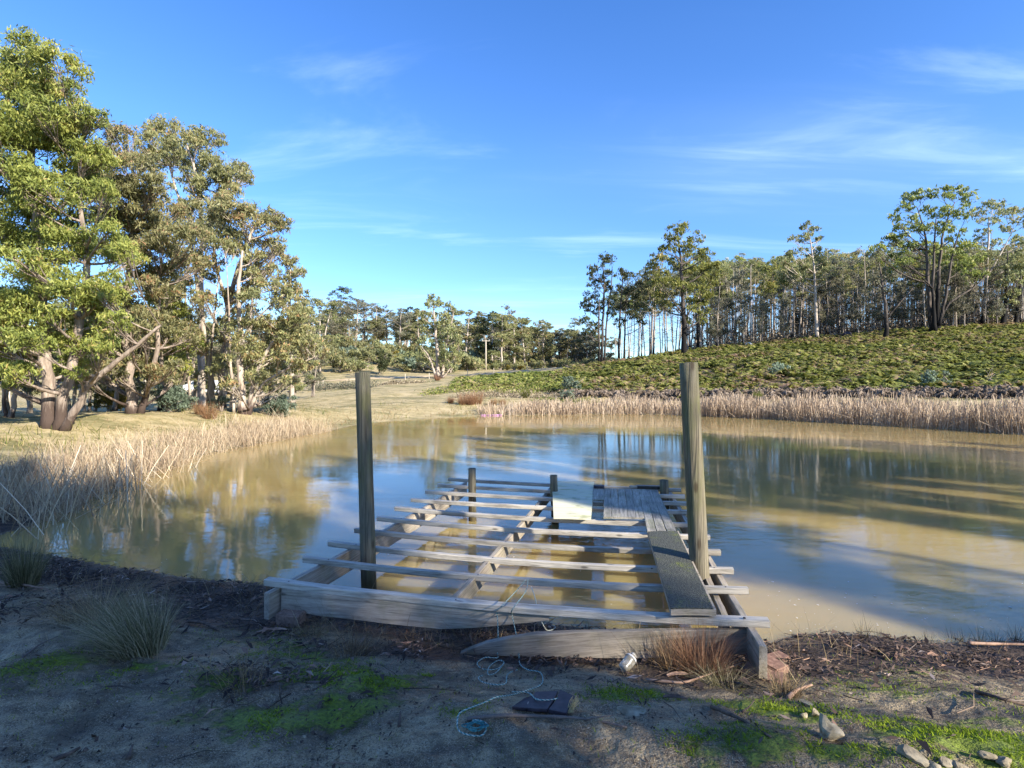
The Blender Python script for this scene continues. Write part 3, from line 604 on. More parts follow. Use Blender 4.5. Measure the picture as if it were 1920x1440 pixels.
# --- generic forest eucalypts (variants share meshes)
def variant(seed, H, crownf=0.45, spread=0.22, nb=7, r=0.14, lean=0.03, stems=1, leafL=.26, cover=1.3, tint=.45, twigs=0):
    global rng
    keep = rng; rng = np.random.default_rng(seed)
    tr = []; bl = []
    for s in range(stems):
        dx, dy = rng.normal(size=2)*H*(lean+0.05*(stems > 1)); ox, oy = (rng.normal(size=2)*0.25 if stems > 1 else (0, 0))
        tr.append([(ox, oy, -.2, r), (ox+dx*.3, oy+dy*.3, H*.35, r*.8), (ox+dx*.7, oy+dy*.7, H*.7, r*.5), (ox+dx, oy+dy, H*.95, r*.15)])
        for k in range(nb):
            f = rng.random(); z = H*(1-crownf*(1-f)**1.1*0.98); wr = H*spread*(0.35+0.65*math.sin(math.pi*min(1, .15+.85*(1-f))))
            a = rng.random()*6.283; rr = wr*rng.random()**.6; t = z/H
            bl.append((ox+dx*t+rr*math.cos(a), oy+dy*t+rr*math.sin(a), z-H*.06, H*(.055+.05*rng.random())))
        bl.append((ox+dx, oy+dy, H*.95, H*.06))
    w, c, l = build_tree(tr, bl, leafL, leafL*.36, cover=cover, puffs=8, tint_c=tint, tsides=6, limbn=4, twig_r=.014)
    for k in range(twigs):     # dead side twigs on the bare bole
        z = H*(.15+.45*rng.random()); a = rng.random()*6.283; L = H*(.05+.10*rng.random()); p0 = np.array([dx*z/H, dy*z/H, z]); p1 = p0+np.array([math.cos(a)*L, math.sin(a)*L, L*(rng.random()*.9-.1)])
        tube(l, curve_pts(p0, p1, 4, .12, .3), [.03, .022, .015, .006], 3, .5, False)
    rng = keep
    wm_ = Acc()
    for a in w: v, q, t, at = a.arrays(); wm_.add(v, q, t, at)
    return dict(trunk=wm_.mesh('trunk', True), branches=l.mesh('branches', True), crown=c.mesh('crown'), H=H)
VMAT = {}
def place(name, var, base, H, rz, bark, leaf, label, group, cat='tree', wid=1.0):
    e = empty(name, base, label, cat, group, rz); s = H/var['H']; e.scale = (s*wid, s*wid, s)
    for part, mt in (('trunk', bark), ('branches', bark), ('crown', leaf)):
        key = (id(var[part]), mt)
        if key not in VMAT:
            me = var[part] if not len(var[part].materials) else var[part].copy()
            me.materials.clear(); me.materials.append(M[mt]); VMAT[key] = me
        o = bpy.data.objects.new(part, VMAT[key]); col.objects.link(o); o.parent = e
    return e
forest = [variant(100+i, 15, crownf=.26+.10*(i % 3), spread=.085+.02*(i % 2), nb=4+i % 3, r=.075+.025*(i % 3), cover=.95, twigs=16, leafL=.30, tint=.5, lean=.035) for i in range(8)]
medium = [variant(200+i, 12, crownf=.72, spread=.22, nb=17, r=.17, cover=1.7, twigs=3, leafL=.30, tint=.5) for i in range(5)]
multi = [variant(300+i, 11, crownf=.7, spread=.2, nb=8, r=.13, stems=3, cover=1.6, twigs=2, leafL=.28) for i in range(4)]
bare = [variant(400+i, 12, crownf=.68, spread=.2, nb=15, r=.15, cover=.8, twigs=14, leafL=.28, tint=.5) for i in range(4)]

def crest_y(px): return np.interp(px, [1100, 1280, 1400, 1500, 1620, 1750, 1920, 2300, 2800], [64, 66, 65, 64, 61, 58, 56, 52, 47])
# heroes of the right-hand crest
px_tree('eucalypt_tree', 'three thin dark trunks at the left end of the crest row, narrow dark crown', 62,
    [[(1128, 684, .16), (1130, 600, .13), (1134, 540, .10), (1130, 490, .05)], [(1133, 684, .13, .6), (1137, 600, .10), (1146, 540, .07), (1148, 500, .04)], [(1124, 684, .12, -.6), (1122, 600, .10), (1124, 560, .05)]],
    [(1132, 482, 13), (1146, 488, 11), (1120, 505, 15), (1140, 515, 13), (1112, 530, 14), (1138, 540, 13), (1110, 555, 14), (1148, 560, 11), (1100, 575, 15), (1125, 578, 15), (1146, 590, 10), (1098, 600, 13), (1118, 612, 12), (1105, 622, 10)],
    .34, .12, 'bark_char', 'leaf_dark', depth=1.2, cover=1.35, puffs=7, tint_c=.42)
px_tree('eucalypt_tree', 'bluish dark eucalypt standing right beside the three thin trunks on the crest', 68,
    [[(1160, 682, .15), (1162, 600, .12), (1168, 520, .05)], [(1170, 680, .12, .5), (1172, 610, .10), (1176, 540, .04)]],
    [(1165, 515, 14), (1180, 520, 12), (1160, 545, 15), (1180, 548, 14), (1168, 575, 15), (1185, 590, 12), (1160, 605, 12), (1195, 560, 14), (1205, 530, 13), (1200, 600, 12), (1215, 510, 12)],
    .34, .12, 'bark_char', 'leaf_dark', depth=1.2, cover=1.35, puffs=7, tint_c=.5)
px_tree('eucalypt_tree', 'tall layered eucalypt on the crest behind the right tall post, black trunk base', 60,
    [[(1283, 662, .32), (1282, 610, .26), (1280, 540, .20), (1276, 480, .13), (1270, 435, .06)], [(1281, 600, .10, .2), (1300, 575, .07), (1320, 560, .04)], [(1281, 590, .09, -.3), (1258, 560, .06), (1240, 540, .04)]],
    [(1262, 432, 16), (1280, 428, 16), (1255, 448, 14), (1305, 448, 18), (1248, 470, 16), (1275, 465, 14), (1300, 475, 20), (1322, 480, 16), (1235, 490, 20), (1265, 495, 18), (1240, 515, 18), (1300, 510, 18), (1338, 500, 18), (1255, 530, 18), (1285, 540, 16), (1320, 530, 20),
     (1340, 520, 14), (1240, 555, 18), (1300, 565, 18), (1330, 560, 18), (1265, 575, 14), (1320, 590, 16), (1228, 530, 14), (1285, 600, 10)],
    .34, .12, 'bark_char', 'leaf_bright', depth=1.5, cover=1.25, puffs=8, tint_c=.42)
px_tree('eucalypt_tree', 'eucalypt with a small detached tuft topping the middle of the crest row', 62,
    [[(1532, 636, .20), (1530, 580, .16), (1528, 520, .12), (1520, 450, .06), (1512, 425, .03)]],
    [(1512, 426, 12), (1525, 432, 11), (1510, 448, 12), (1532, 450, 10), (1488, 448, 10), (1495, 475, 16), (1525, 475, 16), (1478, 490, 15), (1508, 495, 16), (1540, 490, 16), (1500, 520, 14), (1530, 520, 14), (1475, 515, 12), (1555, 510, 13)],
    .34, .12, 'bark_forest', 'leaf_olive', depth=1.2, cover=1.25, puffs=7, tint_c=.42)
px_tree('eucalypt_tree', 'broadest umbrella-crowned eucalypt on the crest with clustered black trunks', 56,
    [[(1748, 626, .26), (1742, 560, .20), (1738, 500, .15), (1736, 440, .09), (1720, 390, .04)], [(1757, 626, .24, .4), (1758, 560, .19), (1762, 500, .14), (1768, 430, .08), (1790, 380, .04)], [(1754, 626, .20, -.5), (1748, 540, .13), (1752, 470, .09), (1755, 410, .05)],
     [(1760, 610, .15, .2), (1775, 550, .12), (1785, 480, .09), (1800, 430, .05)], [(1762, 600, .13, .5), (1780, 566, .10), (1825, 540, .08), (1860, 505, .04)]],
    [(1690, 388, 15), (1712, 372, 17), (1738, 364, 17), (1765, 362, 18), (1792, 360, 17), (1818, 370, 15), (1680, 405, 12), (1745, 395, 17), (1775, 400, 16), (1805, 395, 17), (1710, 415, 16), (1735, 425, 18), (1690, 430, 17), (1765, 430, 17), (1790, 435, 18),
     (1668, 452, 16), (1700, 460, 17), (1725, 460, 16), (1752, 465, 14), (1780, 470, 16), (1810, 460, 18), (1645, 470, 15), (1675, 485, 15), (1830, 485, 16), (1800, 500, 15), (1840, 515, 14), (1770, 500, 12), (1700, 490, 12)],
    .34, .12, 'bark_char', 'leaf_bright', depth=1.8, cover=1.2, puffs=8, tint_c=.38)
px_tree('eucalypt_tree', 'pale-trunked eucalypt with a feathery arching top at the right edge of the crest', 60,
    [[(1842, 618, .22), (1848, 540, .17), (1852, 470, .12), (1855, 410, .05)], [(1850, 520, .08, .3), (1880, 470, .06), (1900, 430, .03)]],
    [(1850, 388, 16), (1875, 390, 16), (1835, 400, 15), (1900, 402, 17), (1925, 415, 18), (1860, 415, 12), (1885, 425, 12), (1840, 440, 14), (1905, 450, 14), (1870, 455, 12), (1930, 450, 16), (1850, 490, 14), (1895, 485, 14), (1830, 520, 14), (1870, 520, 13), (1910, 520, 18)],
    .34, .12, 'bark_forest', 'leaf_olive', depth=1.5, cover=1.1, puffs=8, tint_c=.42)
px_tree('eucalypt_tree', 'short half-bare eucalypt with charred foot left of the broad umbrella tree', 56,
    [[(1662, 628, .24), (1662, 590, .18), (1655, 540, .12), (1650, 500, .05)], [(1664, 595, .10, .2), (1690, 565, .07), (1712, 540, .03)]],
    [(1650, 505, 12), (1665, 520, 12), (1640, 530, 12), (1685, 535, 10), (1655, 545, 10), (1640, 480, 14)], .34, .12, 'bark_char', 'leaf_grey', depth=1, cover=.8, puffs=7)
px_tree('eucalypt_tree', 'reddish leaning eucalypt on the crest near the right edge of the view', 58,
    [[(1880, 616, .24), (1886, 570, .18), (1888, 500, .10), (1890, 470, .05)], [(1902, 616, .2, .5), (1912, 560, .15), (1915, 500, .06)]],
    [(1890, 560, 12), (1912, 540, 16), (1895, 505, 14), (1925, 500, 16), (1880, 530, 12), (1930, 570, 14)], .34, .12, 'bark_char', 'leaf_olive', depth=1, cover=1.1, puffs=7)
# dense row behind them
k = 0
FG = 'slender eucalypts massed on the crest of the bracken hill'
pos = []
for tries in range(4000):
    if len(pos) >= 290: break
    px = rng.uniform(1155, 2080); u = rng.random()**1.15; d = crest_y(px)+0.5+u*62
    if px < 1215 and rng.random() < .45: continue
    x, y = (px-CX)/FPX*d, d
    if any((x-a)**2+(y-b)**2 < 1.2**2 for a, b in pos): continue
    pos.append((x, y))
for (x, y) in pos:
    px = CX+FPX*x/y; d = y
    top = np.interp(px, [1150, 1200, 1260, 1400, 1480, 1560, 1640, 1720, 1920, 2100], [560, 520, 500, 492, 492, 482, 478, 470, 470, 460])+rng.normal()*11
    z = hz(x, y); Hh = EYE-(top-HY)/FPX*d-z; Hh = max(8, min(22, Hh))
    front = d < crest_y(px)+8
    bk_ = 'bark_char' if rng.random() < .22 else 'bark_forest'; lf_ = 'leaf_dark' if (px < 1250 and rng.random() < .6) else ('leaf_olive', 'leaf_olive', 'leaf_grey', 'leaf_bright')[rng.integers(4)]
    hn = [(1136, 'the three thin dark trunks'), (1168, 'the bluish dark eucalypt'), (1283, 'the tall layered eucalypt'), (1530, 'the eucalypt with the detached top tuft'), (1662, 'the short half-bare eucalypt'), (1754, 'the broad umbrella-crowned eucalypt'), (1848, 'the feathery arching eucalypt'), (1890, 'the reddish leaning eucalypt')]
    hx, hnm = min(hn, key=lambda q: abs(q[0]-px)); off = abs(px-hx); row = 'front row' if front else ('middle rows' if d < crest_y(px)+24 else 'back rows')
    lab = f"{'charred' if bk_ == 'bark_char' else 'pale-barked'} slim crest eucalypt, {dict(leaf_dark='dark', leaf_olive='olive', leaf_grey='greyish', leaf_bright='bright green')[lf_]} crown, {row}, {'close' if off < 25 else 'a little' if off < 70 else 'well'} {'left' if px < hx else 'right'} of {hnm}"
    lab = ' '.join(lab.split()[:16]) if len(lab.split()) <= 16 else lab.replace(' slim crest', ' crest').replace(', greyish', ', grey').replace('the eucalypt with the detached top tuft', 'the tuft-topped eucalypt').replace('a little ', '')
    place('slender_eucalypt', forest[rng.integers(8)], (x, y, z), Hh, rng.random()*6.28, bk_, lf_, lab, FG, wid=.95+.3*rng.random())
acc = Acc(); n = 420; pxs = rng.uniform(1285, 2120, n)      # the trunks deeper in the stand, past the first 290
for q_ in pxs:
    d = crest_y(q_)+5+rng.random()*60; x, y = (q_-CX)/FPX*d, d; z = hz(x, y); Hh = rng.uniform(7, 12); r = rng.uniform(.05, .12); dx, dy = rng.normal(size=2)*.35
    tube(acc, [(x, y, z-.2), (x+dx*.4, y+dy*.4, z+Hh*.4), (x+dx, y+dy, z+Hh)], [r, r*.85, r*.4], 4, .5, False)
tag(link('distant_trunks', acc.mesh('distant_trunks', True), M['bark_pale']), 'pale thin trunks crowded deeper inside the crest forest', 'tree trunks', kind='stuff')
acc = Acc(); n = 26000; pxs = rng.uniform(1250, 2150, n); d = crest_y(pxs)+3+rng.random(n)*44; x = (pxs-CX)/FPX*d; hh = rng.random(n)**1.6*np.interp(d-crest_y(pxs), [0, 12, 45], [.5, 1.6, 4.2])*(.3+vnoise(x, d, .25)*1.3)*np.interp(pxs, [1250, 1340], [.2, 1])
leaves(acc, np.stack([x, d, height(x, d)+hh], 1), .42, .14, np.clip(rng.random(n), 0, 1), .1)
tag(link('undergrowth', acc.mesh('undergrowth'), M['bracken_dead']), 'brownish undergrowth beneath the eucalypts on the hill crest', 'undergrowth', kind='stuff')
for i in range(110):   # bare saplings between the boles
    px = rng.uniform(1290, 2000); d = crest_y(px)+rng.random()*14; x, y = (px-CX)/FPX*d, d
    place('thin_sapling', bare[rng.integers(4)], (x, y, hz(x, y)), rng.uniform(4, 8), rng.random()*6.28, 'bark_dead', 'leaf_grey', 'thin half-bare sapling under the tall eucalypts on the hill crest', 'saplings under the crest trees', wid=.8)

# --- centre hill and far left trees: (px, top py, d, kind, bark, leaf, label)
far = [(650, 545, 138, 'f', 'bark_dead', 'leaf_dark', 'thin dark spire-topped tree highest on the far central hill'),
 (622, 566, 130, 'b', 'bark_pale', 'leaf_grey', 'bushy grey half-bare gum nearest the left group on the far hill'),
 (640, 562, 140, 'b', 'bark_pale', 'leaf_grey', 'wide thin-leaved gum under the spire-topped tree on the far hill'),
 (668, 568, 134, 'b', 'bark_pale', 'leaf_grey', 'mauve-grey bare-branched gum right of the spire-topped tree'),
 (684, 572, 140, 'b', 'bark_pale', 'leaf_grey', 'second mauve-grey bare gum right of the spire-topped tree'),
 (705, 577, 136, 'b', 'bark_pale', 'leaf_grey', 'flat-topped greyish gum above the left tall post'),
 (726, 580, 138, 'b', 'bark_pale', 'leaf_grey', 'rounded greyish gum just right of the flat-topped one'),
 (748, 585, 118, 'b', 'bark_pale', 'leaf_grey', 'white-limbed gum with open forked branches on the far hill'),
 (770, 584, 135, 'm', 'bark_pale', 'leaf_dark', 'dark-leaved gum between the white-limbed gum and the big centre tree'),
 (786, 590, 128, 'm', 'bark_pale', 'leaf_olive', 'small olive gum close behind the big centre tree'),
 (850, 590, 120, 'm', 'bark_forest', 'leaf_olive', 'gum at the right shoulder of the big centre tree'),
 (872, 590, 112, 'm', 'bark_forest', 'leaf_olive', 'round dark-topped gum left of the power pole'),
 (893, 600, 118, 'm', 'bark_forest', 'leaf_dark', 'shaggy gum just behind the power pole'),
 (922, 592, 112, 'm', 'bark_forest', 'leaf_dark', 'dark pointed gum right of the power pole'),
 (945, 580, 122, 'f', 'bark_pale', 'leaf_grey', 'gum with a small round head standing above its neighbours right of the pole'),
 (940, 597, 108, 'm', 'bark_forest', 'leaf_olive', 'broad brownish gum beneath the small round head'),
 (965, 600, 110, 'm', 'bark_forest', 'leaf_olive', 'broad brown-green gum in the middle of the right-hand far clump'),
 (985, 604, 116, 'm', 'bark_forest', 'leaf_olive', 'last gum of the far clump before the gap'),
 (1020, 608, 122, 'm', 'bark_pale', 'leaf_olive', 'lone mushroom-shaped gum in the gap of the far treeline'),
 (1062, 617, 132, 'f', 'bark_pale', 'leaf_olive', 'loose green gum left of the crest forest'),
 (1080, 604, 140, 'f', 'bark_pale', 'leaf_grey', 'taller thin gum left of the crest forest'),
 (1102, 630, 130, 'm', 'bark_pale', 'leaf_grey', 'low gum seen left of the three dark trunks'),
 (1120, 635, 140, 'm', 'bark_pale', 'leaf_olive', 'low gum seen behind the three dark trunks'),
 (1145, 640, 150, 'm', 'bark_pale', 'leaf_olive', 'low gum far behind the gap right of the three dark trunks'),
 (1000, 625, 135, 'm', 'bark_pale', 'leaf_grey', 'short grey gum at the left foot of the mushroom-shaped one'),
 (1042, 632, 135, 'm', 'bark_pale', 'leaf_grey', 'short grey gum at the right foot of the mushroom-shaped one')]
KV = {'f': forest, 'm': medium, 'b': bare}
for i, (px, top, d, kd, bk, lf, lab) in enumerate(far):
    x = (px-CX)/FPX*d; z = hz(x, d); Hh = max(6, EYE-(top-9-HY)/FPX*d-z)
    vs = KV[kd]; place('gum_tree', vs[i % len(vs)], (x, d, z), Hh, i*1.7, bk, lf, lab, 'gums on the far central hill', wid=1.45 if kd != 'f' else 1.5)
for i in range(130):   # second rank of the same hill and behind the left group
    if i < 44: px = rng.uniform(-150, 600); d = rng.uniform(62, 105); top = rng.uniform(560, 640)
    else: px = rng.uniform(590, 1130); d = rng.uniform(128, 175); top = np.interp(px, [600, 760, 900, 1000, 1130], [590, 600, 610, 622, 630])+rng.normal()*6
    x = (px-CX)/FPX*d; z = hz(x, d); Hh = max(6, min(16, EYE-(top-HY)/FPX*d-z)); vs = (medium, bare, multi)[i % 3]
    place('gum_tree', vs[i % len(vs)], (x, d, z), Hh, rng.random()*6, 'bark_forest' if i % 2 else 'bark_pale', ('leaf_olive', 'leaf_grey', 'leaf_olive')[i % 3],
          'distant gum in the broken woodland behind the left bank trees' if i < 44 else 'distant gum in the back rank of the far central hill', 'woodland behind the left bank' if i < 44 else 'back rank of far gums', wid=1.4)
# big centre tree and dark round bush
px_tree('gum_tree', 'big multi-stemmed gum standing alone at the roadside in the centre', 68,
    [[(822, 706, .30), (820, 660, .22), (815, 610, .15), (812, 570, .06)], [(828, 706, .22, .5), (832, 660, .16), (845, 615, .10), (850, 590, .04)], [(818, 704, .16, -.5), (806, 670, .10), (790, 650, .05)], [(828, 704, .14), (845, 690, .08), (852, 672, .04)]],
    [(812, 558, 10), (806, 572, 13), (822, 572, 12), (845, 572, 11), (845, 588, 12), (800, 592, 13), (820, 595, 14), (838, 608, 13), (805, 615, 14), (825, 622, 14), (848, 628, 14), (798, 640, 14), (818, 648, 14), (840, 655, 15), (858, 645, 12), (800, 668, 14), (850, 675, 14), (862, 665, 11), (832, 672, 12), (792, 655, 9)],
    .36, .13, 'bark_pale', 'leaf_olive', depth=1.2, cover=1.5, puffs=8, tint_c=.42)

for i, (px, d, hm, vv, lf) in enumerate([(15, 20, 4.2, 0, 'leaf_bright'), (60, 24, 4.6, 1, 'leaf_olive'), (130, 22, 3.6, 2, 'leaf_bright'), (170, 27, 5.2, 3, 'leaf_olive'), (215, 26, 4.0, 0, 'leaf_grey'), (270, 29, 5.0, 1, 'leaf_olive'), (330, 28, 3.6, 2, 'leaf_bright'), (365, 32, 5.2, 3, 'leaf_olive'), (435, 30, 3.8, 0, 'leaf_grey'), (480, 27, 2.8, 1, 'leaf_olive'), (500, 33, 5.4, 2, 'leaf_grey'), (545, 38, 4.6, 3, 'leaf_olive'), (585, 44, 4.4, 0, 'leaf_grey'), (-60, 18, 4.5, 1, 'leaf_bright')]):
    x = (px-CX)/FPX*d
    place('young_gum', multi[vv], (x, d, hz(x, d)), hm, i*1.3, 'bark_dead', lf, 'low bushy young gum filling the gaps between the left bank trunks', 'young gums under the left bank trees', wid=1.35)

def shrub(name, label, px, py, d, wpx, hpx, leaf, L=None, cover=1.6, tint=.45, group=None, cat='shrub', nb=6, bark='bark_dead'):
    x = (px-CX)/FPX*d; z = hz(x, d); w = wpx/FPX*d; h = hpx/FPX*d; L = L or max(.06, d*.0045)
    tr = [[(x, d, z-.05, .03*w+.015), (x+rng.normal()*.1*w, d, z+h*.4, .02*w+.01), (x+rng.normal()*.2*w, d, z+h*.7, .008)] for _ in range(2)]
    bl = []
    for i in range(nb):
        a = rng.random()*6.28; rr = w*.34*rng.random()**.5; hh = rng.random(); br = min(w*.24, h*.38)*(0.7+.5*rng.random())
        bl.append((x+rr*math.cos(a), d+rr*math.sin(a), z+br*.7+(h-br*1.6)*hh*(1-.35*rr/(w*.34+1e-6)), br))
    wd, c, l = build_tree(tr, bl, L, L*.38, cover=cover, puffs=7, tint_c=tint, tsides=5, limbn=4, twig_r=.006, flat=.85)
    return tree_obj(name, (x, d, z), wd, c, l, bark, leaf, label, cat=cat, group=group, tname='stem')
shrub('bush', 'grey-green round bush under the left bank eucalypts beside the white car', 318, 785, 20, 105, 56, 'leaf_blue', nb=8, cover=1.8, tint=.4)
shrub('bush', 'loose leafy branches hanging low at the right foot of the leaning eucalypt', 525, 765, 22, 80, 48, 'leaf_blue', nb=7, tint=.4)
shrub('bush', 'small grey-green bush at the foot of the leaning eucalypt trunks', 415, 790, 21, 44, 44, 'leaf_blue', nb=5, tint=.4)
shrub('bush', 'yellow-green bush behind the low slanting bough of the near eucalypt', 205, 760, 24, 90, 90, 'leaf_gold', nb=7, tint=.5)
shrub('bush', 'brown scrubby bush in the grass left of the grey-green round bush', 262, 790, 20, 44, 26, 'leaf_grey', nb=4, tint=.5)
shrub('dark_bush', 'dark round bush shading the road left of the big centre gum', 712, 700, 82, 42, 56, 'leaf_dark', nb=9, cover=2.0, tint=.4, cat='bush')
shrub('wattle', 'taller golden wattle on the far slope below the white-limbed gum', 738, 668, 100, 20, 34, 'leaf_gold', nb=7, cover=2.0)
shrub('wattle', 'golden wattle left of the taller wattle, behind the dark round bush', 712, 672, 104, 26, 26, 'leaf_gold', nb=6, cover=2.0)
shrub('wattle', 'orange-yellow wattle at the edge of the left bank eucalypts', 571, 682, 98, 14, 28, 'leaf_gold', nb=6, cover=2.0)
shrub('wattle', 'small yellow-green wattle right of the power pole', 952, 690, 96, 13, 13, 'leaf_gold', nb=4, cover=2.0)
shrub('wattle', 'second small dark gold wattle right of the power pole', 977, 688, 98, 10, 12, 'leaf_gold', nb=4, cover=2.0)
shrub('silver_wattle', 'larger blue-green wattle bush left end of the bracken bank', 1075, 735, 36, 46, 40, 'leaf_blue', nb=8, cover=1.5, tint=.55)
shrub('silver_wattle', 'blue-green wattle bush at the water-side foot of the bracken bank', 1062, 748, 32, 34, 30, 'leaf_blue', nb=6, cover=1.4, tint=.5)
shrub('silver_wattle', 'left and taller of the pair of pale blue-green wattles in the bracken', 1738, 722, 28.5, 34, 52, 'leaf_blue', nb=8, cover=1.4, tint=.7)
shrub('silver_wattle', 'right and lower of the pair of pale blue-green wattles in the bracken', 1772, 722, 28.5, 32, 44, 'leaf_blue', nb=7, cover=1.4, tint=.7)
shrub('silver_wattle', 'pale blue-green wattle halfway up the bracken slope right of the tall post', 1458, 698, 38, 36, 32, 'leaf_blue', nb=7, cover=1.0, tint=.8)
shrub('bush', 'vivid green bush under the crest trees near the right edge', 1866, 600, 64, 30, 34, 'leaf_bright', nb=6, tint=.5)
k = 0
for i in range(230):
    if i < 130: px = rng.uniform(570, 900); d = rng.uniform(84, 124); w = rng.uniform(30, 62); h = w*rng.uniform(.5, .8)
    else: px = rng.uniform(860, 1150); d = rng.uniform(98, 150); w = rng.uniform(20, 38); h = w*rng.uniform(.5, .75)
    if 690 < px < 745 and d < 95: continue
    x = (px-CX)/FPX*d
    if i % 6 == 0 or k < 6:
        if k == 0: shvars = []
        e = shrub('scrub_bush', 'green-grey scrub bush in the thicket on the far slope', px, 0, d, w, h, ('leaf_olive', 'leaf_grey', 'leaf_blue')[i % 3], L=.42, nb=5, cover=1.5, group='scrub on the far slope')
        shvars.append((e, w*d)); k += 1
    else:
        e0, wd0 = shvars[i % len(shvars)]; s = w*d/wd0
        e = e0.copy(); col.objects.link(e); e.location = (x, d, hz(x, d)); e.scale = (s, s, s*rng.uniform(.8, 1.2)); e.rotation_euler = (0, 0, rng.random()*6)
        for ch in list(e0.children):
            c = ch.copy(); col.objects.link(c); c.parent = e

# --- trees on the near bank to the right and behind the viewpoint: they cast the shade over the jetty
shade = [variant(500+i, 14, crownf=.66, spread=.20, nb=20, r=.22, stems=1, leafL=.30, cover=1.8, tint=.5) for i in range(3)]
SH = [(8.0, -5.4, 11, .62), (12.5, -9.3, 15, .6), (6.8, -4.6, 9, .8), (16, -13, 17, 1.0), (14.3, -4.1, 11, .92), (10.5, -9.5, 14, .9), (6.5, -6.5, 12, 1.0), (11.5, -13, 16, 1.1), (14, -12, 15, .7),
      (18.5, -2.2, 12, .35), (19.5, -0.6, 13, .42), (22.5, -4.5, 14, .4), (21.0, 0.6, 13, 1.1), (24.5, -2.0, 15, 1.0), (29, -3.5, 15, 1.1), (34, -4.5, 15, 1.1), (25, -9.5, 16, .35), (18.5, -6.5, 14, .6)]
for i, (x, y, Hh, wd_) in enumerate(SH):
    place('bank_eucalypt', shade[i % 3], (x, y, hz(x, y)), Hh, i*2.1, 'bark_pink', 'leaf_bright', 'tall eucalypt on the near bank behind the viewpoint', 'eucalypts behind the viewpoint', wid=wd_)

# ------------------------------------------------------------------ bracken, reeds and grasses (uncountable: stuff)
def frond_clump(seed, nf=8, L=.8, pairs=5, dead=False):
    r = np.random.default_rng(seed); V = []; T = []; A = []; n = 0
    for i in range(nf):
        az = r.random()*6.283; el = r.uniform(.45, 1.35); Lf = L*r.uniform(.6, 1.1); dx, dy = math.cos(az), math.sin(az); t0 = r.random()*.5
        def pt(t): 
            rr = Lf*t*math.cos(el)*(1+.25*t); zz = Lf*(t*math.sin(el)-(.75 if not dead else 1.15)*t*t*.75); return np.array([dx*rr, dy*rr, zz])
        side = np.array([-dy, dx, 0])
        for k in range(pairs):
            t = .3+.7*k/pairs; p = pt(t); p2 = pt(min(1, t+.16)); w = Lf*.34*(1-t)+.05
            for s in (-1, 1):
                tip = p2+side*s*w+np.array([0, 0, -w*(.35 if not dead else .8)+r.normal()*.03])
                V += [p, p2, tip]; T.append((n, n+1, n+2)); n += 3; A += [t0+r.random()*.5]*3
        V += [pt(0), pt(.5)+side*.012, pt(.9)]; T.append((n, n+1, n+2)); n += 3; A += [.1]*3
    return np.array(V), np.array(T), np.array(A)
def scatter(name, variants, pts, scale, rz, mat, tint_off=None, label=None, cat=None, kind='stuff', quads=False, tilt=None):
    acc = Acc(); pts = np.asarray(pts); vi = rng.integers(len(variants), size=len(pts))
    for k, (V, F, A) in enumerate(variants):
        s = np.where(vi == k)[0]
        if not len(s): continue
        c, sn = np.cos(rz[s]), np.sin(rz[s]); x = V[None, :, 0]*c[:, None]-V[None, :, 1]*sn[:, None]; y = V[None, :, 0]*sn[:, None]+V[None, :, 1]*c[:, None]
        W = np.stack([x, y, np.broadcast_to(V[None, :, 2], x.shape)], -1)*scale[s][:, None, None]+pts[s][:, None, :]
        F2 = F[None]+(np.arange(len(s))*len(V))[:, None, None]; a = np.broadcast_to(A[None], (len(s), len(V)))
        if tint_off is not None: a = a+tint_off[s][:, None]
        a = np.clip(a, 0, 1).ravel()
        if quads: acc.add(W.reshape(-1, 3), F2.reshape(-1, 4), None, a)
        else: acc.add(W.reshape(-1, 3), None, F2.reshape(-1, 3), a)
    return tag(link(name, acc.mesh(name), M[mat]), label, cat, kind=kind)

# bracken hillside
bx = []
NB_ = 4300
px = rng.uniform(1040, 2350, NB_*2); u = rng.random(NB_*2); base = np.interp(px, [1040, 1100, 1300, 1450, 1600, 1780, 1920, 2400], [36, 34.2, 32.2, 30.7, 28.7, 26.8, 25.2, 22]); top = np.interp(px, [1040, 1100, 1280, 1400, 1500, 1620, 1750, 1920, 2300], [52, 63, 68, 67, 66, 63, 60, 58, 54])
d = base+(top-base)*u**.95; x = (px-CX)/FPX*d; pr = (px-1040)/1310; keep = rng.random(NB_*2) < (d/top)**1.0
x, d, px, base, top = x[keep][:NB_], d[keep][:NB_], px[keep][:NB_], base[keep][:NB_], top[keep][:NB_]
z = height(x, d); patch = (vnoise(x, d, .22)-.5)*.7+(vnoise(x, d, .8)-.5)*.35
frv = [frond_clump(i, 10, 1.15) for i in range(6)]
front = np.clip((d-base)/2.2, 0, 1)
tint_off = patch*.85+(rng.random(len(x))-.5)*.45+.04+.30*(1-front)*(rng.random(len(x)) < .6)+.22*smooth01(d/top, .86, 1.0)
scatter('bracken', frv, np.stack([x, d, z], 1), rng.uniform(.45, 1.35, len(x)), rng.random(len(x))*6.28, 'bracken', tint_off, 'sea of green and rusty bracken covering the slope right of the pond', 'bracken')
# second, lower sweep of bracken in the centre
n = 900; px = rng.uniform(860, 1100, n); d = rng.uniform(43, 56, n)+np.interp(px, [860, 960, 1100], [2, 0, -6]); x = (px-CX)/FPX*d
scatter('bracken', frv, np.stack([x, d, height(x, d)], 1), rng.uniform(.8, 1.2, n), rng.random(n)*6.28, 'bracken', (vnoise(x, d, .3)-.5)*.6, 'patch of green bracken between the paddock and the wattle bushes', 'bracken')
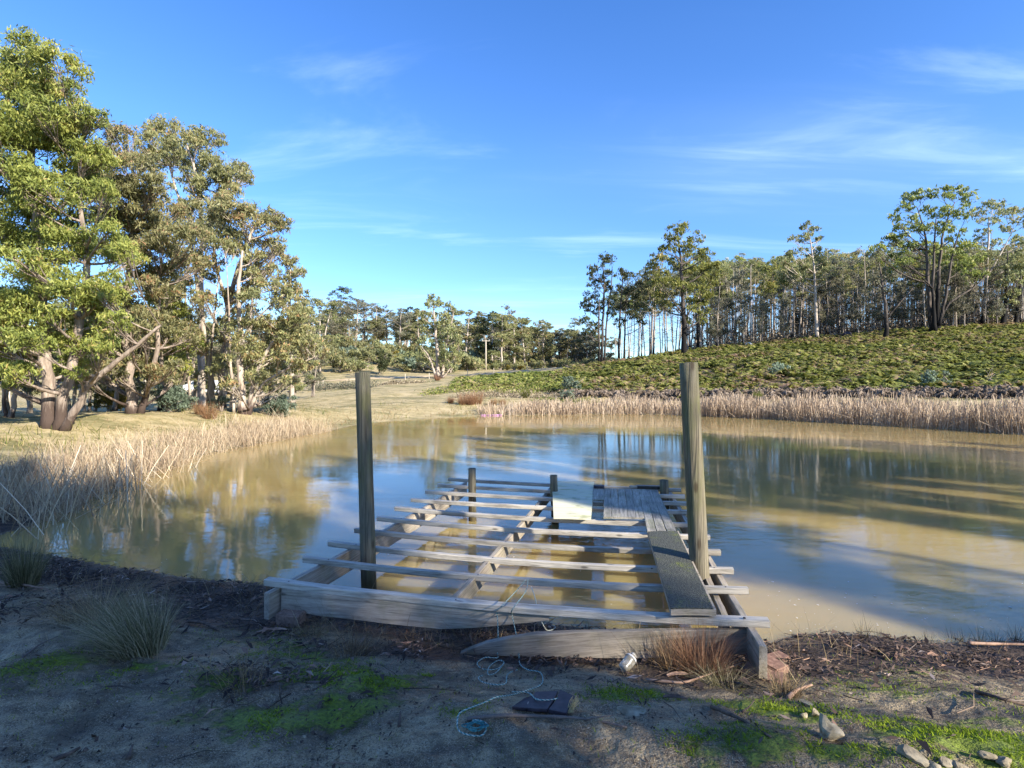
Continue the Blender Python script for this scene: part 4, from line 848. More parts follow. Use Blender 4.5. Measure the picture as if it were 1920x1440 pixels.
# dead fronds hanging at the foot of the slope
n = 1300; px = rng.uniform(1060, 2300, n); base = np.interp(px, [1040, 1100, 1300, 1450, 1600, 1780, 1920, 2400], [36, 34.2, 32.2, 30.7, 28.7, 26.8, 25.2, 22]); d = base-.5+rng.normal(size=n)*.35+rng.random(n)*.9; x = (px-CX)/FPX*d
dv = [frond_clump(40+i, 9, .85, 5, True) for i in range(5)]
scatter('dead_bracken', dv, np.stack([x, d, height(x, d)+rng.random(n)*.3], 1), rng.uniform(.5, .85, n), rng.random(n)*6.28, 'bracken_dead', (rng.random(n)-.5)*.5, 'brown dead bracken hanging along the foot of the slope', 'dead bracken')

# helper: sample points along part of the shoreline
def along(i0, i1, n, off_lo, off_hi, power=1.0):
    idx = np.arange(i0, i1+1); A = shore[idx]; seg = np.linalg.norm(np.diff(A, axis=0), axis=1); cum = np.concatenate([[0], np.cumsum(seg)]); s = rng.random(n)*cum[-1]
    x = np.interp(s, cum, A[:, 0]); y = np.interp(s, cum, A[:, 1]); tx = np.interp(s, (cum[1:]+cum[:-1])/2, np.diff(A[:, 0])/seg); ty = np.interp(s, (cum[1:]+cum[:-1])/2, np.diff(A[:, 1])/seg)
    nx, ny = ty, -tx; l = np.hypot(nx, ny); nx /= l; ny /= l; o = off_lo+(off_hi-off_lo)*rng.random(n)**power
    return x+nx*o, y+ny*o, s/cum[-1], o
def shore_i(px, py):
    w = np.array(W2(px, py)); return int(np.argmin(np.linalg.norm(shore-w, axis=1)))
sgn = 1.0
_x, _y, _, _ = along(shore_i(1600, 795), shore_i(1300, 780), 5, 1.0, 1.0)
if sdist(_x, _y).mean() < 0: sgn = -1.0
# far reed bed
i0, i1 = 10, shore_i(900, 780)
n = 21000; x, y, s, o = along(i0, i1, n, -.25*sgn, 2.3*sgn, .9); px = CX+FPX*x/y
thin = np.interp(px, [850, 960, 1060, 1250, 1330, 2000], [.10, .45, .75, .75, 1.0, 1.0]); k_ = rng.random(n) < thin*(0.45+.8*vnoise(x, y, .6)); x, y, px, o = x[k_], y[k_], px[k_], o[k_]; n = len(x)
z = np.maximum(height(x, y), -.05); hh = np.interp(px, [850, 960, 1100, 1300, 1350, 2000], [.45, .6, .7, .7, .88, 1.0])*rng.uniform(.5, 1.12, n)*(0.62+.42*vnoise(x, y, .9)+.36*vnoise(x, y, 3.1))
acc = Acc(); ln = rng.normal(size=(n, 2))*.17*hh[:, None]; broken = rng.random(n) < .14; ln[broken] *= 3.5; hh[broken] *= .6
blades(acc, np.stack([x, y, z], 1), hh, .022, ln, np.clip(.25+.42*rng.random(n)+.25*vnoise(x, y, 1.5), 0, 1), .5, 2, .9)
tag(link('reeds', acc.mesh('reeds'), M['reed']), 'thick band of dry pale reeds along the far and right edge of the pond', 'reeds', kind='stuff')
# left reed bed, trampled and greyer
i0, i1 = shore_i(625, 806), shore_i(60, 985)
n = 15000; x, y, s, o = along(i0, i1, n, -.35*sgn, 2.3*sgn, 1.0); dens = .35+.9*vnoise(x, y, .9); k_ = (rng.random(n) < dens); x, y, s, o = x[k_], y[k_], s[k_], o[k_]; n = len(x)
z = np.maximum(height(x, y), -.04); hh = (.20+.36*rng.random(n))*(.7+.5*vnoise(x, y, .8)); tall = rng.random(n) < .04; hh[tall] *= 1.7
ln = rng.normal(size=(n, 2))*.30*hh[:, None]; flat_ = rng.random(n) < .35; ln[flat_] = rng.normal(size=(flat_.sum(), 2))*.38; hh[flat_] *= .42
acc = Acc(); blades(acc, np.stack([x, y, z], 1), hh, rng.uniform(.007, .016, n), ln, np.clip(.2+.5*rng.random(n)+.2*(vnoise(x, y, 1.2)-.3), 0, 1), .4, 2, .5)
n = 520; x, y, s, o = along(shore_i(310, 876), shore_i(-40, 1015), n, -.8*sgn, .4*sgn); k_ = rng.random(n) < .6; x, y = x[k_], y[k_]; n = len(x); hh = rng.uniform(.2, .9, n)
ln = rng.normal(size=(n, 2))*.22; blades(acc, np.stack([x, y, np.full(n, -.03)], 1), hh, rng.uniform(.008, .018, n), ln, rng.random(n), .2, 2, .6)
tag(link('reeds', acc.mesh('reeds'), M['reed_grey']), 'trampled grey-brown reeds along the left edge of the pond', 'reeds', kind='stuff')

# dry grass behind the left reeds and across the paddock
acc = Acc(); n = 42000
px = rng.uniform(-350, 1250, n); d = np.exp(rng.uniform(math.log(9.5), math.log(46), n)); x = (px-CX)/FPX*d; sd = sdist(x, d); k_ = (sd > .25) & (hill_mask(x, d) < .5); x, d, sd = x[k_], d[k_], sd[k_]; n = len(x)
k_ = rng.random(n) < np.clip(1.3-sd*.18, .2, 1)*(vnoise(x, d, .7)*1.3); x, d, sd = x[k_], d[k_], sd[k_]; n = len(x)
hh = rng.uniform(.04, .15, n)*np.clip(1.9-sd*.25, .5, 1.7); tnt = .35+.45*rng.random(n)
blades(acc, np.stack([x, d, height(x, d, sd)], 1), hh, .009+.0006*d, rng.normal(size=(n, 2))*.6*hh[:, None], tnt, .5, 1, .3)
tag(link('dry_grass', acc.mesh('dry_grass'), M['straw']), 'short dry straw-coloured grass over the paddock and left bank', 'grass', kind='stuff')
acc = Acc(); n = 9000; px = rng.uniform(-100, 1500, n); d = rng.uniform(12, 34, n); x = (px-CX)/FPX*d; sd = sdist(x, d); k_ = (sd > .5) & (sd < 6) & (vnoise(x, d, .45) > .52) & (hill_mask(x, d) < .5); x, d, sd = x[k_], d[k_], sd[k_]; n = len(x); hh = rng.uniform(.1, .32, n)
blades(acc, np.stack([x, d, height(x, d, sd)], 1), hh, .02, rng.normal(size=(n, 2))*.5*hh[:, None], rng.random(n), .5, 1, .3)
tag(link('green_grass', acc.mesh('green_grass'), M['green_grass']), 'yellow-green grass tufts behind the reeds', 'grass', kind='stuff')
# low dark scrub in rows across the paddock and bank
def scrub_line(pts, n, r, mat, lab, cat, hgt=.5, L=.16):
    pts = np.array(pts); acc = Acc(); t = rng.random(n); tt = np.linspace(0, 1, len(pts)); x = np.interp(t, tt, pts[:, 0])+rng.normal(size=n)*r*.5; y = np.interp(t, tt, pts[:, 1])+rng.normal(size=n)*r; m = .4+.9*vnoise(x, y, .8); z = height(x, y)+rng.random(n)**1.3*hgt*m
    leaves(acc, np.stack([x, y, z], 1), L, L*.4, np.clip(rng.random(n), 0, 1), .1); o = link('low_scrub', acc.mesh('low_scrub'), M[mat]); return tag(o, lab, cat, kind='stuff')
scrub_line([P(575, 728, 54)[:2], P(640, 728, 54)[:2], P(700, 730, 53)[:2]], 1800, .8, 'leaf_grey', 'dark low brush heap beside the fallen pale branch in the paddock', 'brush', .7, .22)
scrub_line([P(720, 722, 58)[:2], P(790, 722, 58)[:2]], 700, .7, 'bracken_dead', 'brown low scrub strip right of the left tall post', 'scrub', .4, .22)
scrub_line([P(800, 738, 40)[:2], P(900, 736, 42)[:2], P(1010, 740, 38)[:2]], 2600, .8, 'bracken', 'dark green and brown scrub strip on the far bank in the centre', 'scrub', .5, .16)
scrub_line([P(860, 742, 36)[:2], P(960, 744, 35)[:2], P(1080, 748, 33)[:2]], 1800, .8, 'bracken_dead', 'brown reedy strip below the central scrub', 'scrub', .45, .14)
scrub_line([P(1010, 752, 31.5)[:2], P(1090, 750, 31.5)[:2], P(1180, 752, 30)[:2]], 1400, .6, 'green_grass', 'green weedy strip behind the far reeds', 'weeds', .35, .13)

# near bank: dry wispy grass, dead leaves, twigs, moss
def near_pts(n, xr, yr):
    x = rng.uniform(*xr, n); y = rng.uniform(*yr, n); sd = sdist(x, y); k = sd > .02; return x[k], y[k], sd[k]
acc = Acc()
x, y, sd = near_pts(150000, (-6.5, 6), (1.5, 6.2)); lw = litter_w(x, y, sd)
k_ = rng.random(len(x)) < lw*.55*(.25+1.2*(vnoise(x, y, 3.2) > .42))+.005*(vnoise(x, y, 1.3) > .5); x, y, sd = x[k_], y[k_], sd[k_]; n = len(x)
nleaf = n
az = rng.random(n)*6.283; Ls = rng.uniform(.014, .055, n)*rng.choice([1, 1, 1, 1.8], n); Ws = Ls*rng.uniform(.12, .34, n); z = height(x, y, sd)+.004+rng.random(n)*.018
dv_ = np.stack([np.cos(az), np.sin(az), rng.normal(size=n)*.25], 1); sv = np.stack([-np.sin(az), np.cos(az), rng.normal(size=n)*.4], 1); c = np.stack([x, y, z+.006], 1)
bend = np.array([0, 0, 1.0])*(Ls*rng.uniform(-.15, .25, n))[:, None]
v = np.stack([c-dv_*Ls[:, None]*.5, c+sv*Ws[:, None]*.5+bend, c+dv_*Ls[:, None]*.5, c-sv*Ws[:, None]*.5+bend], 1).reshape(-1, 3)
acc.add(v, np.arange(n)[:, None]*4+np.array([[0, 1, 2, 3]]), None, np.repeat(rng.random(n)**1.25, 4))
tag(link('leaf_litter', acc.mesh('leaf_litter'), M['litter']), 'dead gum leaves and bark scraps strewn over the near bank', 'leaf litter', kind='stuff')
acc = Acc(); x, y, sd = near_pts(60000, (-5, 5), (1.7, 5.0)); k_ = rng.random(len(x)) < .03+.42*(vnoise(x, y, 2.6)*.6+vnoise(x, y, 8)*.4 > .56); x, y, sd = x[k_], y[k_], sd[k_]; n = len(x)
az = rng.random(n)*6.283; Ls = .006+.022*rng.random(n)**2; Ws = Ls*rng.uniform(.15, .6, n); c = np.stack([x, y, height(x, y, sd)+.004+rng.random(n)*.006], 1)
dv_ = np.stack([np.cos(az), np.sin(az), rng.normal(size=n)*.3], 1); sv = np.stack([-np.sin(az), np.cos(az), rng.normal(size=n)*.4], 1)
v = np.stack([c-dv_*Ls[:, None]*.5, c+sv*Ws[:, None]*.5, c+dv_*Ls[:, None]*.5, c-sv*Ws[:, None]*.5], 1).reshape(-1, 3)
acc.add(v, np.arange(n)[:, None]*4+np.array([[0, 1, 2, 3]]), None, np.repeat(rng.random(n)**1.8*.9, 4))
tag(link('fine_debris', acc.mesh('fine_debris'), M['litter']), 'crumbled bark and leaf fragments in patches on the bare near mud', 'debris', kind='stuff')
acc = Acc(); x, y, sd = near_pts(16000, (-6, 6), (1.6, 5.6)); lw = litter_w(x, y, sd); k_ = rng.random(len(x)) < lw*.45+.012; x, y, sd = x[k_], y[k_], sd[k_]
for xx, yy, zz in zip(x, y, height(x, y, sd)):
    L = rng.uniform(.05, .32)*rng.choice([.6, 1]); a = rng.normal()*.7+(.4 if xx < 0 else -.5); dx, dy = math.cos(a)*L/2, math.sin(a)*L/2; cx_, cy_ = rng.normal(size=2)*.12*L
    p = np.array([[xx-dx, yy-dy, zz+.006+rng.random()*.02], [xx+cx_, yy+cy_, zz+.012+rng.random()*.02], [xx+dx, yy+dy, zz+.006+rng.random()*.03]])
    tube(acc, p, np.array([1, .8, .4])*rng.uniform(.0012, .0042), 3, rng.random()**1.4, False)
tag(link('twigs', acc.mesh('twigs'), M['litter']), 'fine dead twigs scattered over the near bank', 'twigs', kind='stuff')
acc = Acc(); x, y, sd = near_pts(50000, (-6.5, 6.2), (1.7, 6.0)); lw = litter_w(x, y, sd); pn = vnoise(x, y, 1.9)
wgr = .5*np.exp(-((sd-.3)/.35)**2)*(pn > .45)+.55*np.exp(-((x+.4)/1.0)**2-((y-3.75)/.22)**2)+.5*np.exp(-((x+2.9)/.9)**2-((y-3.9)/.5)**2)*(pn > .4)+.35*np.exp(-((x-3.4)/1.1)**2-((y-3.45)/.22)**2)+.25*np.exp(-((x-1.2)/.5)**2-((y-3.1)/.15)**2)+.15*np.exp(-((x+1.4)/.5)**2-((y-2.9)/.3)**2)
k_ = rng.random(len(x)) < wgr*.45+.004; x, y, sd = x[k_], y[k_], sd[k_]; n = len(x); hh = rng.uniform(.05, .20, n)*rng.choice([1, 1, 1.5], n)
blades(acc, np.stack([x, y, height(x, y, sd)-.005], 1), hh, rng.uniform(.0018, .0038, n), rng.normal(size=(n, 2))*.55*hh[:, None], rng.random(n), .5, 3, .2)
tag(link('dry_grass', acc.mesh('dry_grass'), M['straw']), 'fine dead grass wisps along the near water edge and under the jetty', 'grass', kind='stuff')
acc = Acc()
for x0, y0, r0, s0 in moss_pts:
    n = int(7000*r0*s0); x = x0+rng.normal(size=n)*r0*.75; y = y0+rng.normal(size=n)*r0*.5; sd = sdist(x, y); k_ = (sd > .05) & (vnoise(x, y, 5)*.55+vnoise(x, y, 14)*.45 > .53); x, y, sd = x[k_], y[k_], sd[k_]; n = len(x)
    if n: blades(acc, np.stack([x, y, height(x, y, sd)-.003], 1), rng.uniform(.005, .016, n), rng.uniform(.003, .007, n), rng.normal(size=(n, 2))*.012, np.clip(rng.random(n)*.8+.2*(s0-.5), 0, 1), .3, 1, .3)
for _ in range(1):
    x, y, sd = near_pts(7000, (-4, 5), (1.8, 4.2)); k_ = (vnoise(x, y, 1.1) > .55) & (vnoise(x, y, 6) > .55); x, y, sd = x[k_], y[k_], sd[k_]; n = len(x); blades(acc, np.stack([x, y, height(x, y, sd)-.003], 1), rng.uniform(.006, .03, n), rng.uniform(.002, .004, n), rng.normal(size=(n, 2))*.012, rng.random(n)*.7, .3, 2, .2)
tag(link('moss', acc.mesh('moss'), M['moss']), 'bright green moss patches on the near bank', 'moss', kind='stuff')
acc = Acc(); n = 150; px = np.concatenate([1440+480*rng.random(90)**1.6, rng.uniform(300, 1250, 60)]); py = np.concatenate([1080+rng.random(90)*115, rng.uniform(1040, 1150, 60)]); d = EYE*FPX/(py-HY); x = (px-CX)/FPX*d; k_ = sdist(x, d) < -.05; x, d = x[k_], d[k_]; n = len(x)
a = rng.random(n)*6.28; s = .0025+.009*rng.random(n)**2.2; ang5 = np.arange(5)*1.2566
v = np.stack([np.stack([x+s*np.cos(a+q)*rng.uniform(.5, 1.4, n), d+s*1.4*np.sin(a+q)*rng.uniform(.5, 1.4, n), np.full(n, .006)], 1) for q in ang5[:4]], 1).reshape(-1, 3)
acc.add(v, np.arange(n)[:, None]*4+np.array([[0, 1, 2, 3]])); tag(link('foam_flecks', acc.mesh('foam_flecks'), M['foam_fleck']), 'pale flecks of scum floating near the right bank', 'scum', kind='stuff')

# tussocks and tufts one can count
def tussock(name, label, px, py, h, w, n, mat, lean=(0, 0), width=.004, cat='grass tuft', group=None, d=None, up=.0, segs=3):
    b = gp(px, py) if d is None else np.array([(px-CX)/FPX*d, d, hz((px-CX)/FPX*d, d)])
    acc = Acc(); a = rng.random(n)*6.283; r = np.sqrt(rng.random(n))*w*.28; base = np.stack([r*np.cos(a), r*np.sin(a), np.full(n, -.01)], 1)
    sp = rng.random(n)**.8*w*.62; ln = np.stack([np.cos(a)*sp+rng.normal(size=n)*w*.08+lean[0], np.sin(a)*sp+rng.normal(size=n)*w*.08+lean[1]], 1)
    hh = h*rng.uniform(.5, 1.05, n)*(1-.45*(sp/(w*.62))**2); blades(acc, base, hh, rng.uniform(.6, 1.2, n)*width, ln, np.clip(rng.random(n)*.8+.2*rng.random(), 0, 1), .65, segs, .12)
    o = link(name, acc.mesh(name), M[mat], None, b); return tag(o, label, cat, group)
tussock('grass_tussock', 'large arching grey-green tussock on the near left bank', 262, 1222, .40, .46, 1000, 'tussock', (-.16, .02), .0048)
tussock('grass_tussock', 'upright dark tussock at the left edge of the picture by the water', 45, 1100, .52, .34, 650, 'tussock', (.0, 0), .005)
tussock('grass_tuft', 'rusty dry tuft growing over the broken board at the jetty corner', 1318, 1262, .34, .40, 800, 'straw_red', (.02, 0), .0038)
tussock('grass_tuft', 'smaller dry tuft at the left side of the rusty tuft by the walkway board', 1262, 1255, .28, .26, 260, 'straw_red', (-.03, 0), .0034)
tussock('grass_tuft', 'short olive-green tuft in front of the rusty tuft', 1360, 1290, .13, .34, 380, 'tussock', (0, 0), .004)
tussock('grass_tuft', 'short yellowish tuft beside the red pavers', 1470, 1300, .16, .26, 260, 'straw', (0, 0), .0035)
tussock('grass_tuft', 'thin dead grass tuft behind the large arching tussock', 185, 1165, .34, .7, 700, 'straw', (-.02, 0), .003)
tussock('grass_tuft', 'thin tall dead stalks in the moss left of the jetty', 455, 1290, .26, .30, 70, 'straw', (0, 0), .003)
tussock('grass_tuft', 'wispy dead tuft in front of the front beam', 660, 1230, .20, .34, 300, 'straw', (.03, 0), .003)
tussock('grass_tuft', 'wispy dead tuft beside the clay block', 580, 1195, .12, .26, 240, 'straw', (0, 0), .003)
for i, (px, py, h, lab) in enumerate([(1618, 1196, .17, 'first small rush tuft standing out from the jetty on the right shore'), (1650, 1195, .10, 'sparse low rush tuft beside the first one on the right shore'), (1712, 1200, .10, 'tiny rush tuft midway along the right shore'), (1742, 1200, .14, 'slim rush tuft midway along the right shore'),
     (1786, 1204, .17, 'rush tuft left of the green one on the right shore'), (1810, 1206, .13, 'low dark rush tuft left of the green one'), (1838, 1208, .18, 'greenest and fullest rush tuft on the right shore'), (1868, 1208, .16, 'dry rush tuft right of the green one'), (1905, 1210, .15, 'rush tuft at the right edge of the picture')]):
    tussock('rush_tuft', lab, px, py, h, .12, 46 if h > .12 else 22, 'rush', (0, 0), .003, 'rushes', 'rush tufts on the right shore', d=3.88-(.03 if px > 1800 else 0))
for i, (px, d, h, lab) in enumerate([(868, 31, .85, 'leftmost of the three pinkish tussocks on the far bank'), (882, 31, .85, 'middle one of the three pinkish tussocks on the far bank'), (894, 31.3, 1.1, 'tallest, right one of the three pinkish tussocks on the far bank'), (845, 31.5, .5, 'low pinkish tussock left of the three on the far bank'), (925, 31, .55, 'pinkish tussock behind the pink float'),
     (942, 31, .5, 'small pinkish tussock right of the pink float'), (820, 60, .9, 'pinkish tussock at the foot of the big centre gum'), (393, 19, .75, 'tall orange-tan tussock at the edge of the left reeds'), (375, 19.5, .6, 'shorter orange-tan tussock left of the tall one'), (985, 34, .9, 'green rush clump behind the far reeds, left of centre'), (1420, 30, .6, 'bright green clump behind the reeds right of the tall post')]):
    tussock('grass_tussock', lab, px, 0, h, h*.9, 420, 'green_grass' if 'green' in lab else 'straw_red', (0, 0), .012 if d > 25 else .008, 'grass tussock', 'tussocks on the far banks', d=d, segs=2)

# ------------------------------------------------------------------ jetty
ZT = 0.40     # top of the joists
def at_z(px, py, z): d = (EYE-z)*FPX/(py-HY); return np.array([(px-CX)/FPX*d, d, z])
def board(name, p0, p1, w, h, mat, parent=None, origin=None, sag=0.0, up=(0, 0, 1), ch=.004, segs=10, warp=0.002, taper=None, roll=0.0):
    """chamfered timber from p0 to p1 (centre of its top face), w wide, h deep, mesh along its own X axis"""
    p0 = Vector(p0); p1 = Vector(p1); ax = p1-p0; L = ax.length; ax.normalize(); u = Vector(up); sdv = u.cross(ax).normalized(); u = ax.cross(sdv).normalized()
    rot = Matrix((ax, sdv, u)).transposed()
    if roll: rot = rot @ Matrix.Rotation(roll, 3, 'X')
    prof = np.array([(-w/2+ch, 0), (w/2-ch, 0), (w/2, -ch), (w/2, -h+ch), (w/2-ch, -h), (-w/2+ch, -h), (-w/2, -h+ch), (-w/2, -ch)])
    V = []
    for k in range(segs+1):
        t = k/segs; zs = -sag*4*t*(1-t); pr = prof.copy()
        if taper is not None:
            top_, bot_ = taper(t); pr[:, 1] = np.where(prof[:, 1] > -h/2, prof[:, 1]-top_, prof[:, 1]+bot_)
        jx = rng.normal()*warp if 0 < k < segs else 0
        for a, b in pr: V.append((L*t, a+jx*.7+rng.normal()*warp*.25, b+zs+rng.normal()*warp*.25))
    Q = [(k*8+j, k*8+(j+1) % 8, (k+1)*8+(j+1) % 8, (k+1)*8+j) for k in range(segs) for j in range(8)]
    bm_ = bpy.data.meshes.new(name); bm_.from_pydata(V, [], Q+[tuple(range(7, -1, -1)), tuple(range(segs*8, segs*8+8))]); bm_.update()
    o = link(name, bm_, M[mat], parent); o.matrix_parent_inverse = Matrix(); mw = Matrix.Translation(p0-(Vector(origin) if origin is not None else Vector((0, 0, 0)))) @ rot.to_4x4()
    o.matrix_basis = mw
    # orient outward
    b2 = bmesh.new(); b2.from_mesh(bm_); bmesh.ops.recalc_face_normals(b2, faces=b2.faces[:]); b2.to_mesh(bm_); b2.free()
    return o
JO = at_z(540, 1100, ZT); JO[2] = 0.0
jet = empty('jetty', JO, 'unfinished timber jetty of bare grey joists with two tall round posts over the muddy pond', 'jetty')
joists = [((500, 1084), (1441, 1160), 12, .09), ((570, 1043), (1402, 1101), 12, .062), ((617, 1014), (1375, 1065), 11, .062), ((666, 990), (1351, 1031), 9, .062), ((708, 968), (1331, 1003), 7, .06), ((741, 950), (1311, 981), 5, .06), ((771, 934), (1299, 957), 4, .06), ((798, 919), (1289, 941), 3, .06), ((821, 907), (1284, 928), 2, .06), ((841, 896), (1277, 916), 2, .06)]
for i, (a, b, sg, w) in enumerate(joists):
    p0 = at_z(*a, ZT); p1 = at_z(*b, ZT); dm = (p0[1]+p1[1])/2; w = .07 if i == 0 else .05
    board('joist', p0, p1, w, .045, 'wood_grey', jet, JO, sag=sg/FPX*dm, segs=14, warp=.003)
zb = ZT-.047
pa, pb = at_z(500, 1112, zb), at_z(873, 904, zb); board('bearer', pa, pb, .045, .19, 'wood_side', jet, JO, sag=.03)
pa, pb = at_z(848, 1123, zb-.01), at_z(1041, 904, zb-.01); board('bearer', pa, pb, .045, .14, 'wood_side', jet, JO, sag=.025)
pa, pb = at_z(1431, 1212, zb), at_z(1252, 915, zb); board('bearer', pa, pb, .045, .19, 'wood_side', jet, JO, sag=.012)
pa, pb = at_z(1362, 1160, zb-.03), at_z(1318, 1062, zb-.03); board('bearer', pa, pb, .045, .14, 'wood_side', jet, JO)
# front rim board, split: left piece still nailed up, right piece sagging to the ground
pa = at_z(531, 1101, zb); pb = at_z(1030, 1147, zb-.035)
def tpL(t): return (0, .0 if t < .62 else .115*((t-.62)/.38)**1.2)
o = board('rim_board', pa, pb, .045, .165, 'wood_side', jet, JO, sag=.02, taper=tpL, segs=18)
ga = gp(864, 1226); pa = ga+np.array([0, 0, .012]); pb = at_z(1402, 1178, .325)
def tpR(t): s = max(0, (.28-t)/.28); return (0, .105*s**1.1)
def tpR2(t):
    s = max(0, (.30-t)/.30); return (.0, .14*s)
pb2 = pb.copy(); mid = P(1010, 1186, 3.45)
Lr = np.linalg.norm(pb-pa)
def tpR3(t):      # top profile rises quickly from the pointed left end, then runs almost level
    line = pa[2]+(pb[2]-pa[2])*t; want = np.interp(t, [0, .10, .27, .45, 1.0], [pa[2], pa[2]+.075, P(1010, 1186, pa[1]+(pb[1]-pa[1])*.27)[2], P(1110, 1182, pa[1]+(pb[1]-pa[1])*.45)[2], pb[2]])
    top_ = line-want; bot = want-np.interp(t, [0, .3, .6, 1], [pa[2]-.015, pa[2]-.02, pa[2]-.02, pb[2]-.165]); return (top_, -(bot-.165)-0+top_*0)
def tpR4(t):
    line = pa[2]+(pb[2]-pa[2])*t; want = line-tpR3(t)[0]; low = np.interp(t, [0, .3, .6, 1], [pa[2]-.018, pa[2]-.015, pa[2]-.01, pb[2]-.155]); return (line-want, low-(line-.165))
board('rim_board', pa, pb, .04, .165, 'wood_side', jet, JO, taper=tpR4, segs=22)['label'] = 'broken rim board sagging to the ground with a pointed left end'
# deck planks
zp = ZT+.024
xb = [1133, 1144.5, 1158, 1171.5, 1184.5, 1197, 1209, 1220.5, 1232.5]; xf = [1131, 1147, 1162, 1177, 1192.5, 1207.5, 1226, 1243, 1261]
for i in range(8):
    py_f = 969+.3*i if i < 5 else 995.5
    d_ = (py_f-916)/(969-916)
    fl = (xf[i]-xb[i])*d_+xb[i]; fr = (xf[i+1]-xb[i+1])*d_+xb[i+1]
    if i >= 5: fl = xb[i]+(np.array([1213, 1231, 1250][i-5])-xb[i]); fr = [1231, 1250, 1269][i-5]
    pb_ = at_z((xb[i]+xb[i+1])/2, 915.5+.4*i, zp+rng.normal()*.002); pf_ = at_z((fl+fr)/2, py_f, zp+rng.normal()*.002)
    w = .5*((xb[i+1]-xb[i])/FPX*pb_[1]+(fr-fl)/FPX*pf_[1])*.955
    board('deck_plank', pf_, pb_, w, .022, 'wood_plank', jet, JO, ch=.003, warp=.002, roll=rng.normal()*.03)
board('deck_plank', at_z(1121, 937, zp), at_z(1122, 914, zp+.004), .145, .022, 'wood_plank', jet, JO)
def post(px_b, py_b, d, r, px_t, py_t, d_t=None, cap=True, zb_=-.7, dark=False):
    d_t = d_t or d; b0 = np.array([(px_b-CX)/FPX*d, d, 0.0]); t0 = P(px_t, py_t, d_t); dirv = (t0-b0)/t0[2]; b0 = b0+dirv*zb_
    acc = Acc(); n = 14; ts = np.linspace(0, 1, n); pts = b0[None]+(t0-b0)[None]*ts[:, None]-b0*0; loc = b0+dirv*(-zb_)
    tube(acc, pts-loc, np.full(n, r)*(1.04-.06*ts)*(1+rng.normal(size=n)*.008), 20, .5, False, rough=.012)
    v, q, t, a = acc.arrays(); V = np.vstack([v, (t0-loc)[None]+[[0, 0, .004]]]); k = (n-1)*20; T = [(len(v), k+i, k+(i+1) % 20) for i in range(20)]
    me = make_mesh('post', V, q, T, None, True); me.materials.append(M['post' if not dark else 'wood_wet']); me.materials.append(M['post_top'])
    mi = np.zeros(len(q)+20, dtype=np.int32); mi[len(q):] = 1; me.polygons.foreach_set('material_index', mi); sm = np.ones(len(q)+20, bool); sm[len(q):] = False; me.polygons.foreach_set('use_smooth', sm)
    b2 = bmesh.new(); b2.from_mesh(me); bmesh.ops.recalc_face_normals(b2, faces=b2.faces[:]); b2.to_mesh(me); b2.free()
    o = bpy.data.objects.new('post', me); col.objects.link(o); o.parent = jet; o.location = loc-JO; return o
post(692, 1100, 4.78, .067, 680, 698)['label'] = 'taller-standing left round post with grey-green wood'
post(1316, 1100, 4.28, .074, 1291, 680)['label'] = 'right round post leaning left with a mossy top'
post(886, 975, 7.15, .052, 885, 878); post(1041, 981, 7.0, .049, 1038, 891); post(1247, 978, 7.1, .058, 1245, 900)
for (qa, qb) in (((500, 1112), (873, 904)), ((848, 1123), (1041, 904)), ((1431, 1212), (1252, 915))):
    A0, A1 = at_z(*qa, ZT), at_z(*qb, ZT)
    for i, (a, b, sg, w) in enumerate(joists):
        B0, B1 = at_z(*a, ZT), at_z(*b, ZT); M2 = np.array([[A1[0]-A0[0], -(B1[0]-B0[0])], [A1[1]-A0[1], -(B1[1]-B0[1])]]); st = np.linalg.solve(M2, (B0-A0)[:2])
        if not (0 < st[1] < 1): continue
        pt_ = B0+(B1-B0)*st[1]; zz_ = ZT-sg/FPX*(B0[1]+B1[1])/2*4*st[1]*(1-st[1]); acc = Acc(); e0 = np.array([pt_[0]-.008, pt_[1]-.003, zz_])-JO; tube(acc, [e0+[0, 0, -.002], e0+[0, 0, .0035]], [.0055, .005], 6, .5); link('nail', acc.mesh('nail'), M['slab'], jet)
# bolt heads
for (px, py) in [(1222, 1066), (1396, 1159)]:
    acc = Acc(); c = at_z(px, py, ZT); tube(acc, [c-JO+[0, 0, -.001], c-JO+[0, 0, .005]], [.009, .008], 8, .5); link('bolt', acc.mesh('bolt'), M['wood_wet'], jet)

